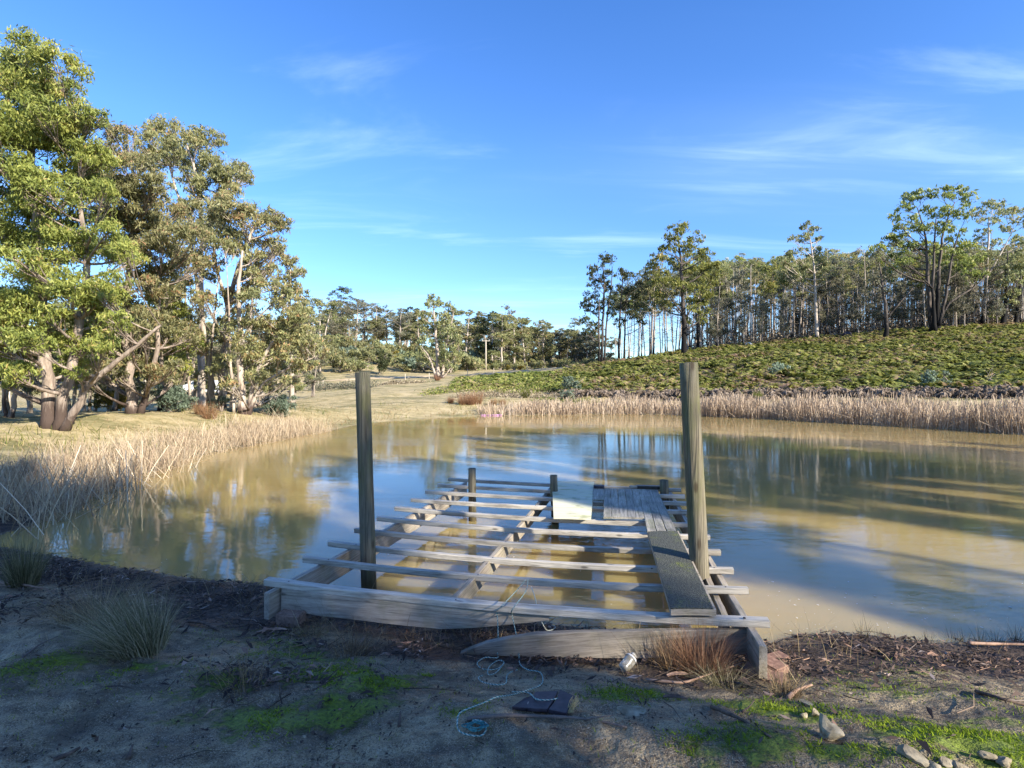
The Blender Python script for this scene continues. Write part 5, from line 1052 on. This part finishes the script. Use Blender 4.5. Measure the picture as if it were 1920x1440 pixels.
# loose pale plywood sheet
def sheet(name, corners, z, th, mat, parent=None, origin=None, nx=8, ny=8, warp=.003):
    c = [at_z(px, py, z) for px, py in corners]; o0 = sum(c)/4; org = o0 if origin is None else np.asarray(origin)
    ax = c[1]-c[0]; ang = math.atan2(ax[1], ax[0]); ca, sa = math.cos(-ang), math.sin(-ang); V = []
    for zz in (0, -th):
        for i in range(ny+1):
            for j in range(nx+1):
                u, v = j/nx, i/ny; p = (c[0]*(1-u)+c[1]*u)*(1-v)+(c[3]*(1-u)+c[2]*u)*v-o0
                V.append((p[0]*ca-p[1]*sa, p[0]*sa+p[1]*ca, zz+warp*(math.sin(u*2.6+.5)*1.5+math.sin(v*3.1))))
    k = (nx+1)*(ny+1); Q = []
    for i in range(ny):
        for j in range(nx):
            a = i*(nx+1)+j; Q.append((a, a+nx+1, a+nx+2, a+1)); Q.append((k+a, k+a+1, k+a+nx+2, k+a+nx+1))
    bd = [j for j in range(nx+1)]+[i*(nx+1)+nx for i in range(1, ny+1)]+[ny*(nx+1)+j for j in range(nx-1, -1, -1)]+[i*(nx+1) for i in range(ny-1, 0, -1)]
    for a, b in zip(bd, bd[1:]+bd[:1]): Q.append((a, b, k+b, k+a))
    me = bpy.data.meshes.new(name); me.from_pydata(V, [], Q); me.update(); b2 = bmesh.new(); b2.from_mesh(me); bmesh.ops.recalc_face_normals(b2, faces=b2.faces[:]); b2.to_mesh(me); b2.free()
    o = link(name, me, M[mat], parent); o.location = o0-(org if parent is not None else 0); o.rotation_euler = (0, 0, ang); return o
tag(sheet('plywood_sheet', [(1035, 902), (1114, 903.5), (1108, 973), (1038, 971)], ZT+.020, .014, 'panel'), 'pale mildewed plywood sheet lying across the far joists', 'plywood sheet')
wb_c = [(1214, 997), (1270, 995.5), (1338, 1141), (1257, 1141)]
o0 = sum(at_z(px, py, ZT) for px, py in wb_c)/4
wb = empty('walkway_board', o0, 'dark mesh-covered walkway board laid over the joists at the right side of the jetty', 'walkway board')
zs_ = ZT+.052
sheet('grit_mat', wb_c, zs_, .006, 'grit_mesh', wb, o0); pl_ = sheet('timber_plank', [(1214, 997), (1272, 995.5), (1343, 1143), (1258, 1143)], zs_-.008, .040, 'wood_side', wb, o0)
tag(board('timber_offcut', at_z(1113, 910, ZT+.06), at_z(1133, 910.5, ZT+.06), .09, .055, 'slab'), 'dark square timber offcut beside the pale plywood sheet', 'offcut')
tag(board('timber_offcut', at_z(1112, 940, ZT+.02), at_z(1131, 941, ZT+.02), .05, .05, 'wood_plank', ch=.006), 'mossy offcut tucked under the short plank beside the plywood sheet', 'offcut')
tag(board('loose_board', at_z(1181, 911, ZT+.045), at_z(1200, 911, ZT+.042), .07, .030, 'wood_side'), 'short pale end of wood at the back of the planks', 'board')
tag(board('loose_board', at_z(1194, 910, ZT+.050), at_z(1240, 911, ZT+.048), .09, .040, 'wood_wet'), 'dark rotten board lying against the short post at the back', 'board')

# clay block and pavers under the corners
def block(name, px, py, size, rz, mat, label, cat, tilt=(0, 0), ch=.008, sink=.01, parent=None, at=None):
    b = gp(px, py) if at is None else np.array(at); me = bpy.data.meshes.new(name); b2 = bmesh.new(); bmesh.ops.create_cube(b2, size=1)
    for v in b2.verts: v.co = Vector((v.co.x*size[0], v.co.y*size[1], (v.co.z+.5)*size[2]))
    bmesh.ops.bevel(b2, geom=b2.edges[:], offset=ch, segments=2, affect='EDGES'); bmesh.ops.subdivide_edges(b2, edges=b2.edges[:], cuts=1)
    for v in b2.verts: v.co += Vector(rng.normal(size=3)*ch*.12)
    b2.to_mesh(me); b2.free(); o = link(name, me, M[mat], parent, Vector(b)-Vector((0, 0, sink))); o.rotation_euler = (tilt[0], tilt[1], rz); return tag(o, label, cat)
bo = at_z(541, 1112, zb); bo[2] = hz(bo[0], bo[1])
block('clay_block', 0, 0, (.19, .10, max(.1, zb-.19-bo[2]+.02)), R(-12), 'brick', 'brown clay block propping the left front corner of the jetty', 'clay block', at=(bo[0]+.01, bo[1]+.02, bo[2]))
block('paver', 1437, 1262, (.22, .13, .045), R(-60), 'paver', 'upper red paver under the right front corner of the jetty', 'paver', (R(-3), R(2)), sink=-.035)
block('paver', 1432, 1272, (.23, .14, .045), R(-38), 'paver', 'lower red paver on the mud at the right front corner', 'paver', (R(2), 0))
block('paver', 1455, 1240, (.16, .10, .04), R(20), 'paver', 'small red paver behind the stacked pair beside the jetty end', 'paver', (0, R(-4)))

# ------------------------------------------------------------------ small things on the near bank
def stick(name, pts, rad, mat, label, cat, group=None, n=7, rough=.12, fork=None):
    w = [gp(px, py)+np.array([0, 0, dz]) for px, py, dz in pts]; w = np.array(w); o0 = w[0].copy(); w = w-o0; t = np.linspace(0, 1, len(w)); tt = np.linspace(0, 1, len(w)*4)
    q = np.stack([np.interp(tt, t, w[:, k]) for k in range(3)], 1); q[1:-1] = (q[:-2]+2*q[1:-1]+q[2:])/4; acc = Acc(); rr = rad*(1-.55*tt)*(1+rng.normal(size=len(tt))*.06); tube(acc, q, rr, n, .5, True, rough)
    if fork:
        for (a, b, c, d_) in fork: p = gp(a, b)+[0, 0, .02]-o0; e_ = gp(c, d_)+[0, 0, .03]-o0; tube(acc, curve_pts(p, e_, 4, .05, 0), np.linspace(rad*.5, rad*.2, 4), 5, .5, True)
    return tag(link(name, acc.mesh(name, True), M[mat], None, o0), label, cat, group)
stick('stick', [(875, 1352, .008), (945, 1348, .012), (1010, 1350, .012), (1080, 1355, .012), (1140, 1361, .008), (1175, 1368, .004)], .009, 'bark_dead', 'long thin stick lying in front of the dark plastic slab', 'stick', fork=[(1100, 1356, 1150, 1358)])
stick('stick', [(1335, 1335, .01), (1385, 1352, .012), (1445, 1386, .008)], .010, 'twig', 'dark stick on the mud right of centre', 'stick', fork=[(1392, 1345, 1414, 1325)])
stick('stick', [(1212, 1280, .015), (1280, 1288, .02), (1330, 1278, .035), (1392, 1262, .06)], .008, 'bark_strip', 'curved reddish stick below the rusty tuft', 'stick')
stick('stick', [(1312, 1247, .09), (1350, 1253, .07), (1395, 1266, .04), (1440, 1282, .02)], .007, 'bark_dead', 'pale thin stick crossing the rusty tuft towards the pavers', 'stick')
stick('stick', [(1478, 1314, .01), (1492, 1303, .02), (1522, 1296, .03)], .013, 'bark_strip', 'short thick peach-coloured stick beside the pale stones', 'stick', rough=.05)
stick('branch', [(1815, 1216, .03), (1850, 1217, .035), (1920, 1218, .03), (2010, 1221, .02)], .012, 'bark_strip', 'long peach-coloured branch lying on the right shore', 'branch')
stick('stick', [(1680, 1232, .01), (1700, 1228, .015), (1718, 1216, .03)], .005, 'bark_dead', 'small pale twig bent up on the right shore litter', 'stick')
stick('branch', [(-20, 1098, .02), (30, 1101, .03), (80, 1108, .02)], .016, 'bark_strip', 'pale stripped branch at the foot of the left edge tussock', 'branch', rough=.1)
stick('stick', [(355, 1170, .02), (380, 1175, .02), (410, 1185, .01)], .012, 'twig', 'dark brown stick between the large tussock and the jetty', 'stick')
stick('stick', [(1830, 1300, .01), (1880, 1315, .01), (1960, 1335, .01)], .010, 'twig', 'dark stick on the mud at the right edge', 'stick')
stick('stick', [(500, 1282, .01), (530, 1278, .01), (560, 1255, .02)], .006, 'bark_dead', 'bent grey twig in the moss left of centre', 'stick')
stick('stick', [(748, 1368, .005), (751, 1340, .012)], .008, 'twig', 'short black stub of wood on the bare mud', 'stick')
stick('stick', [(880, 1200, .03), (885, 1215, .04), (890, 1232, .03)], .009, 'twig', 'short peg of wood in front of the broken board', 'stick')
stick('stick', [(45, 1236, .01), (75, 1218, .02), (110, 1203, .02)], .006, 'bark_dead', 'pale twig in the dark litter at the left', 'stick')
stick('stick', [(100, 1428, .005), (130, 1418, .01), (150, 1408, .01)], .011, 'twig', 'dark bark stub at the bottom left', 'stick')
stick('stick', [(240, 1430, .005), (248, 1405, .012)], .010, 'twig', 'black stub of wood at the bottom edge left', 'stick')
def strip_bark(px, py, L, W, rz, label, mat='bark_strip', curl=.4, dz=.01, pitch=.05):
    b = gp(px, py)+[0, 0, dz]; n = 9; V = []
    for i in range(n):
        t = i/(n-1); w = W*(math.sin(math.pi*min(1, .12+.86*t))**.6)*(1+.15*rng.normal()); zc = .04*L*math.sin(t*3)+t*L*pitch
        for s in (-1, -.4, .4, 1): V.append((L*(t-.5), s*w/2+.02*L*math.sin(t*5), zc+curl*w*.5*(s*s)))
        for s in (-1, -.4, .4, 1): V.append((L*(t-.5), s*w/2*.95+.02*L*math.sin(t*5), zc+curl*w*.5*(s*s)-.004))
    Q = []
    for i in range(n-1):
        a = i*8
        for k in range(3): Q.append((a+k, a+k+1, a+9+k, a+8+k)); Q.append((a+4+k, a+12+k, a+13+k, a+5+k))
        Q.append((a, a+8, a+12, a+4)); Q.append((a+3, a+7, a+15, a+11))
    Q.append((0, 4, 5, 1)); Q.append((1, 5, 6, 2)); Q.append((2, 6, 7, 3)); e_ = (n-1)*8; Q += [(e_, e_+1, e_+5, e_+4), (e_+1, e_+2, e_+6, e_+5), (e_+2, e_+3, e_+7, e_+6)]
    me = bpy.data.meshes.new('bark_piece'); me.from_pydata(V, [], Q); me.update(); o = link('bark_piece', me, M[mat], None, Vector(b)); o.rotation_euler = (0, 0, rz); return tag(o, label, 'bark')
strip_bark(665, 1158, .27, .05, R(8), 'pinkish bark strip lying under the front beam', dz=.02)
strip_bark(510, 1188, .20, .035, R(8), 'reddish bark strip at the foot of the clay block')
strip_bark(1127, 1236, .11, .035, R(80), 'orange curled leaf of bark standing before the broken board', dz=.02, pitch=.12)
strip_bark(1105, 1240, .10, .03, R(100), 'dull red curl of bark left of the orange one', dz=.02, pitch=.1)
strip_bark(1270, 1270, .12, .03, R(5), 'brown bark curl below the rusty tuft')
strip_bark(1423, 1262, .14, .022, R(115), 'orange-brown bark splinter leaning on the red pavers', dz=.03, pitch=.3)
strip_bark(1405, 1255, .10, .022, R(120), 'shorter orange bark splinter behind the paver stack', dz=.04, pitch=.3)
strip_bark(1265, 1313, .11, .03, R(-10), 'dark reddish bark piece on the mud right of the flat stone', 'twig')
strip_bark(1645, 1224, .09, .03, R(5), 'curled brown bark on the right shore', 'twig')
# stones
def stone(px, py, size, rz, mat, label, seed, cat='stone', name='stone', spikes=None, flat=1.0):
    r = np.random.default_rng(seed); b = gp(px, py); b2 = bmesh.new(); bmesh.ops.create_icosphere(b2, subdivisions=3, radius=1); cut = [(unit(r.normal(size=3)), r.uniform(.38, .78)) for _ in range(12)]
    for v in b2.verts:
        p = np.array(v.co)
        for nrm, dd in cut:
            e = p@nrm-dd
            if e > 0: p = p-nrm*e*.92
        p = p*(1+.05*math.sin(p[0]*7+seed)*math.cos(p[1]*9)); p += r.normal(size=3)*.022
        if spikes:
            for sx_, sy_, sh, sw in spikes: p[2] += sh*math.exp(-((p[0]-sx_)**2+(p[1]-sy_)**2)/sw)*(p[2] > 0)
        v.co = Vector(p*np.array(size)*.5)
    me = bpy.data.meshes.new(name); b2.to_mesh(me); b2.free(); o = link(name, me, M[mat], None, Vector(b)+Vector((0, 0, size[2]*.5*.35*flat))); o.rotation_euler = (0, 0, rz); return tag(o, label, cat)
stone(1552, 1388, (.135, .12, .085), R(20), 'bone', 'pale pointed stone casting a shadow on the mossy mud', 5, spikes=[(-.1, .3, 1.5, .05)])
stone(1515, 1322, (.09, .05, .035), R(-35), 'bone', 'long pale chip of stone uphill of the pointed stone', 8)
stone(1528, 1345, (.05, .05, .045), R(60), 'bone', 'small ochre stone between the chip and the pointed stone', 9)
stone(1508, 1345, (.05, .045, .035), R(10), 'bone', 'rounded white stone beside the small ochre one', 12)
stone(1190, 1338, (.17, .10, .035), R(-8), 'bone', 'flat grey-green crusted stone on the mud near the bottom centre', 14, spikes=[(-.5, -.2, .6, .2)])
stone(1158, 1337, (.05, .03, .02), R(-30), 'bone', 'small chip at the left tip of the flat crusted stone', 15)
stone(1290, 1342, (.055, .05, .02), R(30), 'rock', 'low buff pebble right of the flat crusted stone', 16)
for i, (px, py, s, lab) in enumerate([(1712, 1428, .12, 'leftmost brown rock in the pile at the bottom right'), (1745, 1440, .09, 'cracked buff rock second from the left in the bottom right pile'), (1775, 1434, .07, 'small pale rock in the middle of the bottom right pile'), (1800, 1442, .07, 'rounded pale rock right of the middle of the pile'),
     (1848, 1428, .08, 'dark-sided rock under the green moss at the bottom right'), (1885, 1436, .09, 'ribbed buff rock at the bottom right corner'), (1735, 1418, .06, 'grey rock chip on top of the leftmost brown rock')]):
    stone(px, py, (s*.95, s*.7, s*.55), R(40*i-20), 'rock', lab, 30+i, 'rock', 'rock')
stone(570//1, 1385, (.03, .02, .015), 0, 'rock', 'lone brown pebble on the bare mud at the left', 51, 'pebble', 'pebble'); stone(160, 1412, (.03, .028, .02), 0, 'twig', 'dark round pebble near the bottom left', 52, 'pebble', 'pebble'); stone(186, 1406, (.028, .02, .014), 0, 'bone', 'light pebble beside the dark round one', 53, 'pebble', 'pebble')
# scattered mud crumbs
acc = Acc(); n = 1500; x = rng.uniform(-3.2, 3.4, n); y = rng.uniform(1.9, 3.3, n); sd = sdist(x, y); z = height(x, y, sd); s = rng.uniform(.0015, .006, n)*rng.choice([1, 1, 1.7], n)
tet = np.array([[1, 0, -.3], [-.5, .87, -.3], [-.5, -.87, -.3], [0, 0, .8]]); v = np.stack([x, y, z], 1)[:, None]+tet[None]*s[:, None, None]*rng.uniform(.6, 1.4, (n, 4, 1)); fi = np.arange(n)[:, None, None]*4+np.array([[0, 1, 3], [1, 2, 3], [2, 0, 3]])[None]
acc.add(v.reshape(-1, 3), None, fi.reshape(-1, 3), np.repeat(rng.random(n)**2, 4)); tag(link('mud_crumbs', acc.mesh('mud_crumbs'), M['litter']), 'dark crumbs of soil and bark on the bare mud', 'soil crumbs', kind='stuff')

# dark plastic slab of angular pieces
def poly_slab(pts, z0, th, parent, o0, mat='slab', name='slab_piece', tilt=0.0):
    w = [gp(px, py) for px, py in pts]; zc = max(p[2] for p in w)*.5+sum(p[2] for p in w)/len(w)*.5; V = []
    for zz in (z0+th, z0):
        for p in w: V.append((p[0]-o0[0], p[1]-o0[1], p[2]*.6+zc*.4-o0[2]+zz))
    n = len(w); F = [tuple(range(n)), tuple(range(2*n-1, n-1, -1))]+[(i, n+i, n+(i+1) % n, (i+1) % n) for i in range(n)]
    me = bpy.data.meshes.new(name); me.from_pydata(V, [], F); me.update(); b2 = bmesh.new(); b2.from_mesh(me); bmesh.ops.recalc_face_normals(b2, faces=b2.faces[:]); bmesh.ops.bevel(b2, geom=b2.edges[:], offset=.0018, segments=1, affect='EDGES'); b2.to_mesh(me); b2.free()
    return link(name, me, M[mat], parent)
so = gp(1020, 1332); sl = empty('broken_slab', so, 'flat dark purplish broken plastic slab lying on the mud with rope across it', 'plastic slab')
poly_slab([(960, 1334), (984, 1318), (1001, 1320), (990, 1337)], .006, .014, sl, so); poly_slab([(985, 1338), (1004, 1316), (1046, 1314), (1040, 1326), (1026, 1341)], .012, .016, sl, so); poly_slab([(1028, 1342), (1042, 1327), (1050, 1312), (1078, 1320), (1062, 1346)], .008, .018, sl, so)

# bottle
def lathe(prof, n=20):
    V = [(r*math.cos(2*math.pi*i/n), r*math.sin(2*math.pi*i/n), z) for z, r in prof for i in range(n)]; Q = [(k*n+i, k*n+(i+1) % n, (k+1)*n+(i+1) % n, (k+1)*n+i) for k in range(len(prof)-1) for i in range(n)]
    return V, Q
bt = gp(1178, 1262); be = empty('plastic_bottle', bt+[0, 0, .055], 'cloudy crushed plastic bottle lying against the broken rim board', 'bottle'); be.rotation_euler = (R(0), R(62), R(38)); be.scale = (.85, .85, .85)
V, Q = lathe([(-.068, .002), (-.068, .030), (-.060, .040), (-.045, .042), (-.030, .041), (-.015, .043), (0, .041), (.02, .042), (.035, .040), (.05, .030), (.058, .021), (.064, .019), (.075, .019), (.075, .016)], 24)
V = [(x*(1+.06*math.sin(z*90)), y*.92, z) for x, y, z in V]; me = bpy.data.meshes.new('bottle_body'); me.from_pydata(V, [], Q); me.update(); o = link('bottle_body', me, M['cloudy_plastic'], be); me.polygons.foreach_set('use_smooth', [True]*len(Q))
V, Q = lathe([(.030, .0425), (.032, .0435), (.046, .036), (.047, .033)], 24); me = bpy.data.meshes.new('label_band'); me.from_pydata(V, [], Q); me.update(); link('label_band', me, M['white_stone'], be)
V, Q = lathe([(.061, .0225), (.066, .0225), (.066, .019)], 24); me = bpy.data.meshes.new('neck_ring'); me.from_pydata(V, [], Q); me.update(); link('neck_ring', me, M['white_stone'], be)

# ropes
def rope(label, ctrl, rad=.0038, mats=('rope_teal', 'rope_white'), name='rope', twist=.022):
    c = np.array(ctrl, float); n0 = len(c); t = np.arange(n0); tt = np.linspace(0, n0-1, n0*14); q = np.zeros((len(tt), 3))
    for k_, tv in enumerate(tt):      # catmull-rom
        i = min(int(tv), n0-2); f = tv-i; p0, p1, p2, p3 = c[max(i-1, 0)], c[i], c[i+1], c[min(i+2, n0-1)]
        q[k_] = .5*((2*p1)+(-p0+p2)*f+(2*p0-5*p1+4*p2-p3)*f*f+(-p0+3*p1-3*p2+p3)*f**3)
    s = np.concatenate([[0], np.cumsum(np.linalg.norm(np.diff(q, axis=0), axis=1))]); m = int(max(20, s[-1]/.006)); ss = np.linspace(0, s[-1], m); q = np.stack([np.interp(ss, s, q[:, k]) for k in range(3)], 1)
    o0 = q[0].copy(); q = q-o0; tg = unit(np.gradient(q, axis=0)); ref = np.tile([0, 0, 1.0], (m, 1)); ref[abs(tg[:, 2]) > .9] = [1, 0, 0]; u = unit(np.cross(tg, ref)); w = np.cross(tg, u)
    e = empty(name, o0, label, 'rope'); 
    for k, mt in enumerate(mats):
        ph = ss/twist*6.283+k*math.pi; qq = q+(u*np.cos(ph)[:, None]+w*np.sin(ph)[:, None])*rad*.5; acc = Acc(); tube(acc, qq, rad*.62, 5, .5, True); link('strand', acc.mesh('strand', True), M[mt], e)
    return e
def gl(pts, z=.017): return [gp(px, py)+[0, 0, z] for px, py in pts]
def onj(px, py, dz=.01): return at_z(px, py, ZT+dz)
# long rope from the joist down to the slab
d1 = 3.62
A_ = [onj(985, 1088, .0), onj(968, 1108, .006), onj(940, 1137, .014), P(931, 1146, 3.66), P(933, 1160, 3.60), P(934, 1195, 3.50), P(933, 1225, 3.42)]+gl([(932, 1240), (910, 1240), (895, 1252), (905, 1260), (930, 1262), (945, 1250), (935, 1244), (918, 1256), (915, 1270), (930, 1268), (945, 1252)])
rope('frayed rope hanging from the joists and looped on the mud left of the longer one', A_)
B_ = [onj(990, 1086, .0), onj(986, 1108, .006), onj(962, 1141, .014), P(960, 1152, 3.62), P(968, 1190, 3.50), P(973, 1225, 3.42)]+gl([(975, 1252), (990, 1262), (1012, 1266), (1018, 1280), (1012, 1292), (985, 1302), (960, 1310), (930, 1316), (905, 1328), (880, 1338), (864, 1345), (858, 1360), (860, 1378), (880, 1386), (905, 1386), (912, 1372), (900, 1362), (886, 1362)])
rope('long two-tone rope running from the joists to the teal tangle on the mud', B_)
rope('side length of the two-tone rope lying across the dark slab', gl([(960, 1311), (990, 1313), (1003, 1325), (1015, 1328), (1035, 1327), (1046, 1325)], .034))
rope('thin rope loop on the mud below the broken board', gl([(970, 1262), (952, 1272), (948, 1288), (930, 1293), (905, 1286), (897, 1278), (905, 1274)]))
C_ = [onj(996, 1100, .004), P(1003, 1120, 3.72), P(1010, 1150, 3.68), P(1022, 1178, 3.66)]
rope('white rope hanging straight behind the front joist', C_+[P(1032, 1182, 3.70), P(1042, 1176, 3.76), P(1034, 1172, 3.8)], mats=('rope_white', 'rope_white'))
for i in range(5):
    a0 = rng.random()*6; c0 = gp(893, 1372); pts = [c0+np.array([.035*math.cos(a0+k*.9)*(1+.3*rng.normal()), .026*math.sin(a0+k*.9)*(1+.3*rng.normal()), .018+.012*rng.random()]) for k in range(9)]
    if i == 0: tang = empty('rope_tangle', c0, 'tangle of frayed teal rope on the mud by the long stick', 'rope')
    acc = Acc(); q = np.array(pts)-c0; tt = np.linspace(0, 8, 60); q = np.stack([np.interp(tt, np.arange(9), q[:, k]) for k in range(3)], 1)
    for _ in range(8): q[1:-1] = (q[:-2]+q[2:]+2*q[1:-1])/4
    tube(acc, q, .0022, 5, .5, True); link('strand', acc.mesh('strand', True), M['rope_teal'], tang)
fo = gp(1075, 1330); fe = Acc()
for i in range(26):
    a = rng.normal()*.35+1.25; L = rng.uniform(.05, .10); s0 = gp(1068+rng.normal()*3, 1343)-fo+[0, 0, .01]; tube(fe, curve_pts(s0, s0+np.array([math.cos(a)*L*.6+.02, math.sin(a)*L, .03*rng.random()]), 5, .15, -.2), .0012, 3, .5, False)
tag(link('frayed_rope_end', fe.mesh('frayed_rope_end'), M['rope_straw'], None, fo), 'frayed straw-coloured rope end at the right of the dark slab', 'rope end')

# ------------------------------------------------------------------ distant things
acc = Acc(); x0 = P(902, 779, 27.2)[:2]; x1 = P(940, 779, 27.4)[:2]; pts = [(a, b, .03) for a, b in zip(np.linspace(x0[0], x1[0], 9), np.linspace(x0[1], x1[1], 9)+np.sin(np.arange(9))*.05)]
tube(acc, np.array(pts)-pts[0], .035, 8, .5, True); tag(link('foam_float', acc.mesh('foam_float', True), M['foam_pink'], None, pts[0]), 'long pinkish purple foam float at the far water edge', 'float')
pp = P(911, 690, 97); pp[2] = hz(pp[0], pp[1]); ptop = EYE-(637-HY)/FPX*97
pe = empty('power_pole', pp, 'pale timber power pole with a crossarm beside the dirt road', 'power pole'); acc = Acc(); tube(acc, [(0, 0, -.3), (0, 0, (ptop-pp[2])*.5), (0, 0, ptop-pp[2])], [.16, .14, .11], 8); link('pole', acc.mesh('pole', True), M['pole'], pe)
board('crossarm', (-.7, 0, ptop-pp[2]-.15), (.7, .0, ptop-pp[2]-.15), .12, .12, 'pole', pe, segs=2)
for s in (-.6, .6): acc = Acc(); tube(acc, [(s, 0, ptop-pp[2]-.15), (s, 0, ptop-pp[2]+.03)], [.05, .04], 6); link('insulator', acc.mesh('insulator'), M['white_stone'], pe)
for i, (px, d, lab) in enumerate([(760, 66, 'greyish marker post on the near road edge left of the big gum'), (805, 67, 'marker post close to the big centre gum'), (877, 76, 'marker post left of the power pole on the road edge'), (926, 80, 'marker post at the roadside gap'), (988, 88, 'marker post right of the golden wattle'), (597, 60, 'grey stake in the paddock near the brush heap'), (606, 60, 'second grey stake in the paddock near the brush heap')]):
    x, y = (px-CX)/FPX*d, d; board('marker_post', (x, y, hz(x, y)-.1), (x, y, hz(x, y)+.75), .09, .09, 'pole', up=(0, 1, 0), segs=2); tag(bpy.context.scene.collection.objects[-1], lab, 'post', 'marker posts')
# fence at the far left
fx = [(-60, 33), (18, 34), (58, 35.5), (100, 37), (150, 39), (205, 41)]; fp = [np.array([(a-CX)/FPX*b, b, hz((a-CX)/FPX*b, b)]) for a, b in fx]
fe_ = empty('wire_fence', fp[0], 'low wire fence with round timber posts beyond the left bank trees', 'fence')
for p in fp: acc = Acc(); tube(acc, [p-fp[0]+[0, 0, -.1], p-fp[0]+[rng.normal()*.03, 0, 1.05]], [.06, .055], 7); link('post', acc.mesh('post', True), M['pole'], fe_)
for h_ in (.35, .7, .95): acc = Acc(); tube(acc, [p-fp[0]+[0, 0, h_] for p in fp], .006, 3, .5, False); link('wire', acc.mesh('wire'), M['metal'], fe_)
# fallen pale branch in the paddock
def fallen(label, px0, py0, px1, py1, d, r):
    a = P(px0, py0, d); b = P(px1, py1, d-1); a[2] = hz(a[0], a[1])+.15; b[2] = hz(b[0], b[1])+.35; acc = Acc(); o0 = a.copy(); tube(acc, curve_pts(a-o0, b-o0, 6, .03, -.2), np.linspace(r, r*.5, 6), 6)
    for k in range(5): s = (b-a)*rng.uniform(.3, 1); tube(acc, curve_pts(s, s+np.array([rng.normal()*.5, 0, rng.uniform(.2, .9)]), 4, .1, 0), np.linspace(r*.4, r*.1, 4), 4)
    tag(link('fallen_branch', acc.mesh('fallen_branch', True), M['bark_dead'], None, o0), label, 'branch')
fallen('fallen bleached branch beside the brush heap in the paddock', 540, 735, 577, 725, 52, .10)
fallen('grey fallen branch lying among the bracken at the right', 1838, 702, 1862, 703, 30, .05)
fallen('bleached fallen limbs at the edge of the crest forest', 1552, 628, 1576, 620, 66, .10)
def dstone(px, d, s, mat, lab, name='stone', cat='stone'):
    x, y = (px-CX)/FPX*d, d; b2 = bmesh.new(); bmesh.ops.create_icosphere(b2, subdivisions=2, radius=s/2)
    for v in b2.verts: v.co = Vector((v.co.x*1.5, v.co.y, v.co.z))*(1+rng.normal()*.07)
    me = bpy.data.meshes.new(name); b2.to_mesh(me); b2.free(); tag(link(name, me, M[mat], None, (x, y, hz(x, y)+s*.6)), lab, cat)
dstone(1404, 64, .55, 'white_stone', 'white stone at the top edge of the bracken below the forest'); dstone(1588, 61, .7, 'slab', 'black burnt stump at the top edge of the bracken', 'burnt_stump', 'stump')

# white car glimpsed behind the left bank trunks
cx_, cy_ = (392-CX)/FPX*52, 52.0; ce = empty('parked_car', (cx_, cy_, hz(cx_, cy_)), 'white car parked behind the left bank trunks and the grey-green bush', 'car', rz=R(6))
def extrude(name, prof, y0, y1, mat, parent):
    n = len(prof); V = [(x, y0, z) for x, z in prof]+[(x, y1, z) for x, z in prof]; F = [tuple(range(n)), tuple(range(2*n-1, n-1, -1))]+[(i, (i+1) % n, n+(i+1) % n, n+i) for i in range(n)]
    me = bpy.data.meshes.new(name); me.from_pydata(V, [], F); me.update(); b2 = bmesh.new(); b2.from_mesh(me); bmesh.ops.recalc_face_normals(b2, faces=b2.faces[:]); bmesh.ops.bevel(b2, geom=b2.edges[:], offset=.03, segments=2, affect='EDGES'); b2.to_mesh(me); b2.free(); return link(name, me, M[mat], parent)
extrude('body', [(-2.15, .35), (2.15, .35), (2.2, .6), (2.1, .85), (1.0, .98), (.55, 1.42), (-1.1, 1.48), (-1.75, 1.02), (-2.2, .95)], -.85, .85, 'car_paint', ce)
for y0 in (-.872, .852): extrude('side_window', [(.82, 1.02), (.46, 1.36), (-.15, 1.38), (-.15, 1.02)], y0, y0+.02, 'car_glass', ce); extrude('side_window', [(-.25, 1.02), (-.25, 1.38), (-1.02, 1.39), (-1.42, 1.04)], y0, y0+.02, 'car_glass', ce)
for x in (-1.35, 1.35):
    for y in (-.80, .80): w_ = Acc(); tube(w_, [(x, y-.1, .32), (x, y+.1, .32)], .32, 16); wo_ = link('wheel', w_.mesh('wheel', True), M['tyre'], ce); w_ = Acc(); tube(w_, [(x, y-.11, .32), (x, y+.11, .32)], .19, 12); link('rim', w_.mesh('rim', True), M['metal'], wo_)
for y in (-.6, .6): extrude('headlight', [(2.12, .62), (2.23, .62), (2.2, .78), (2.12, .78)], y-.18, y+.18, 'white_stone', ce)
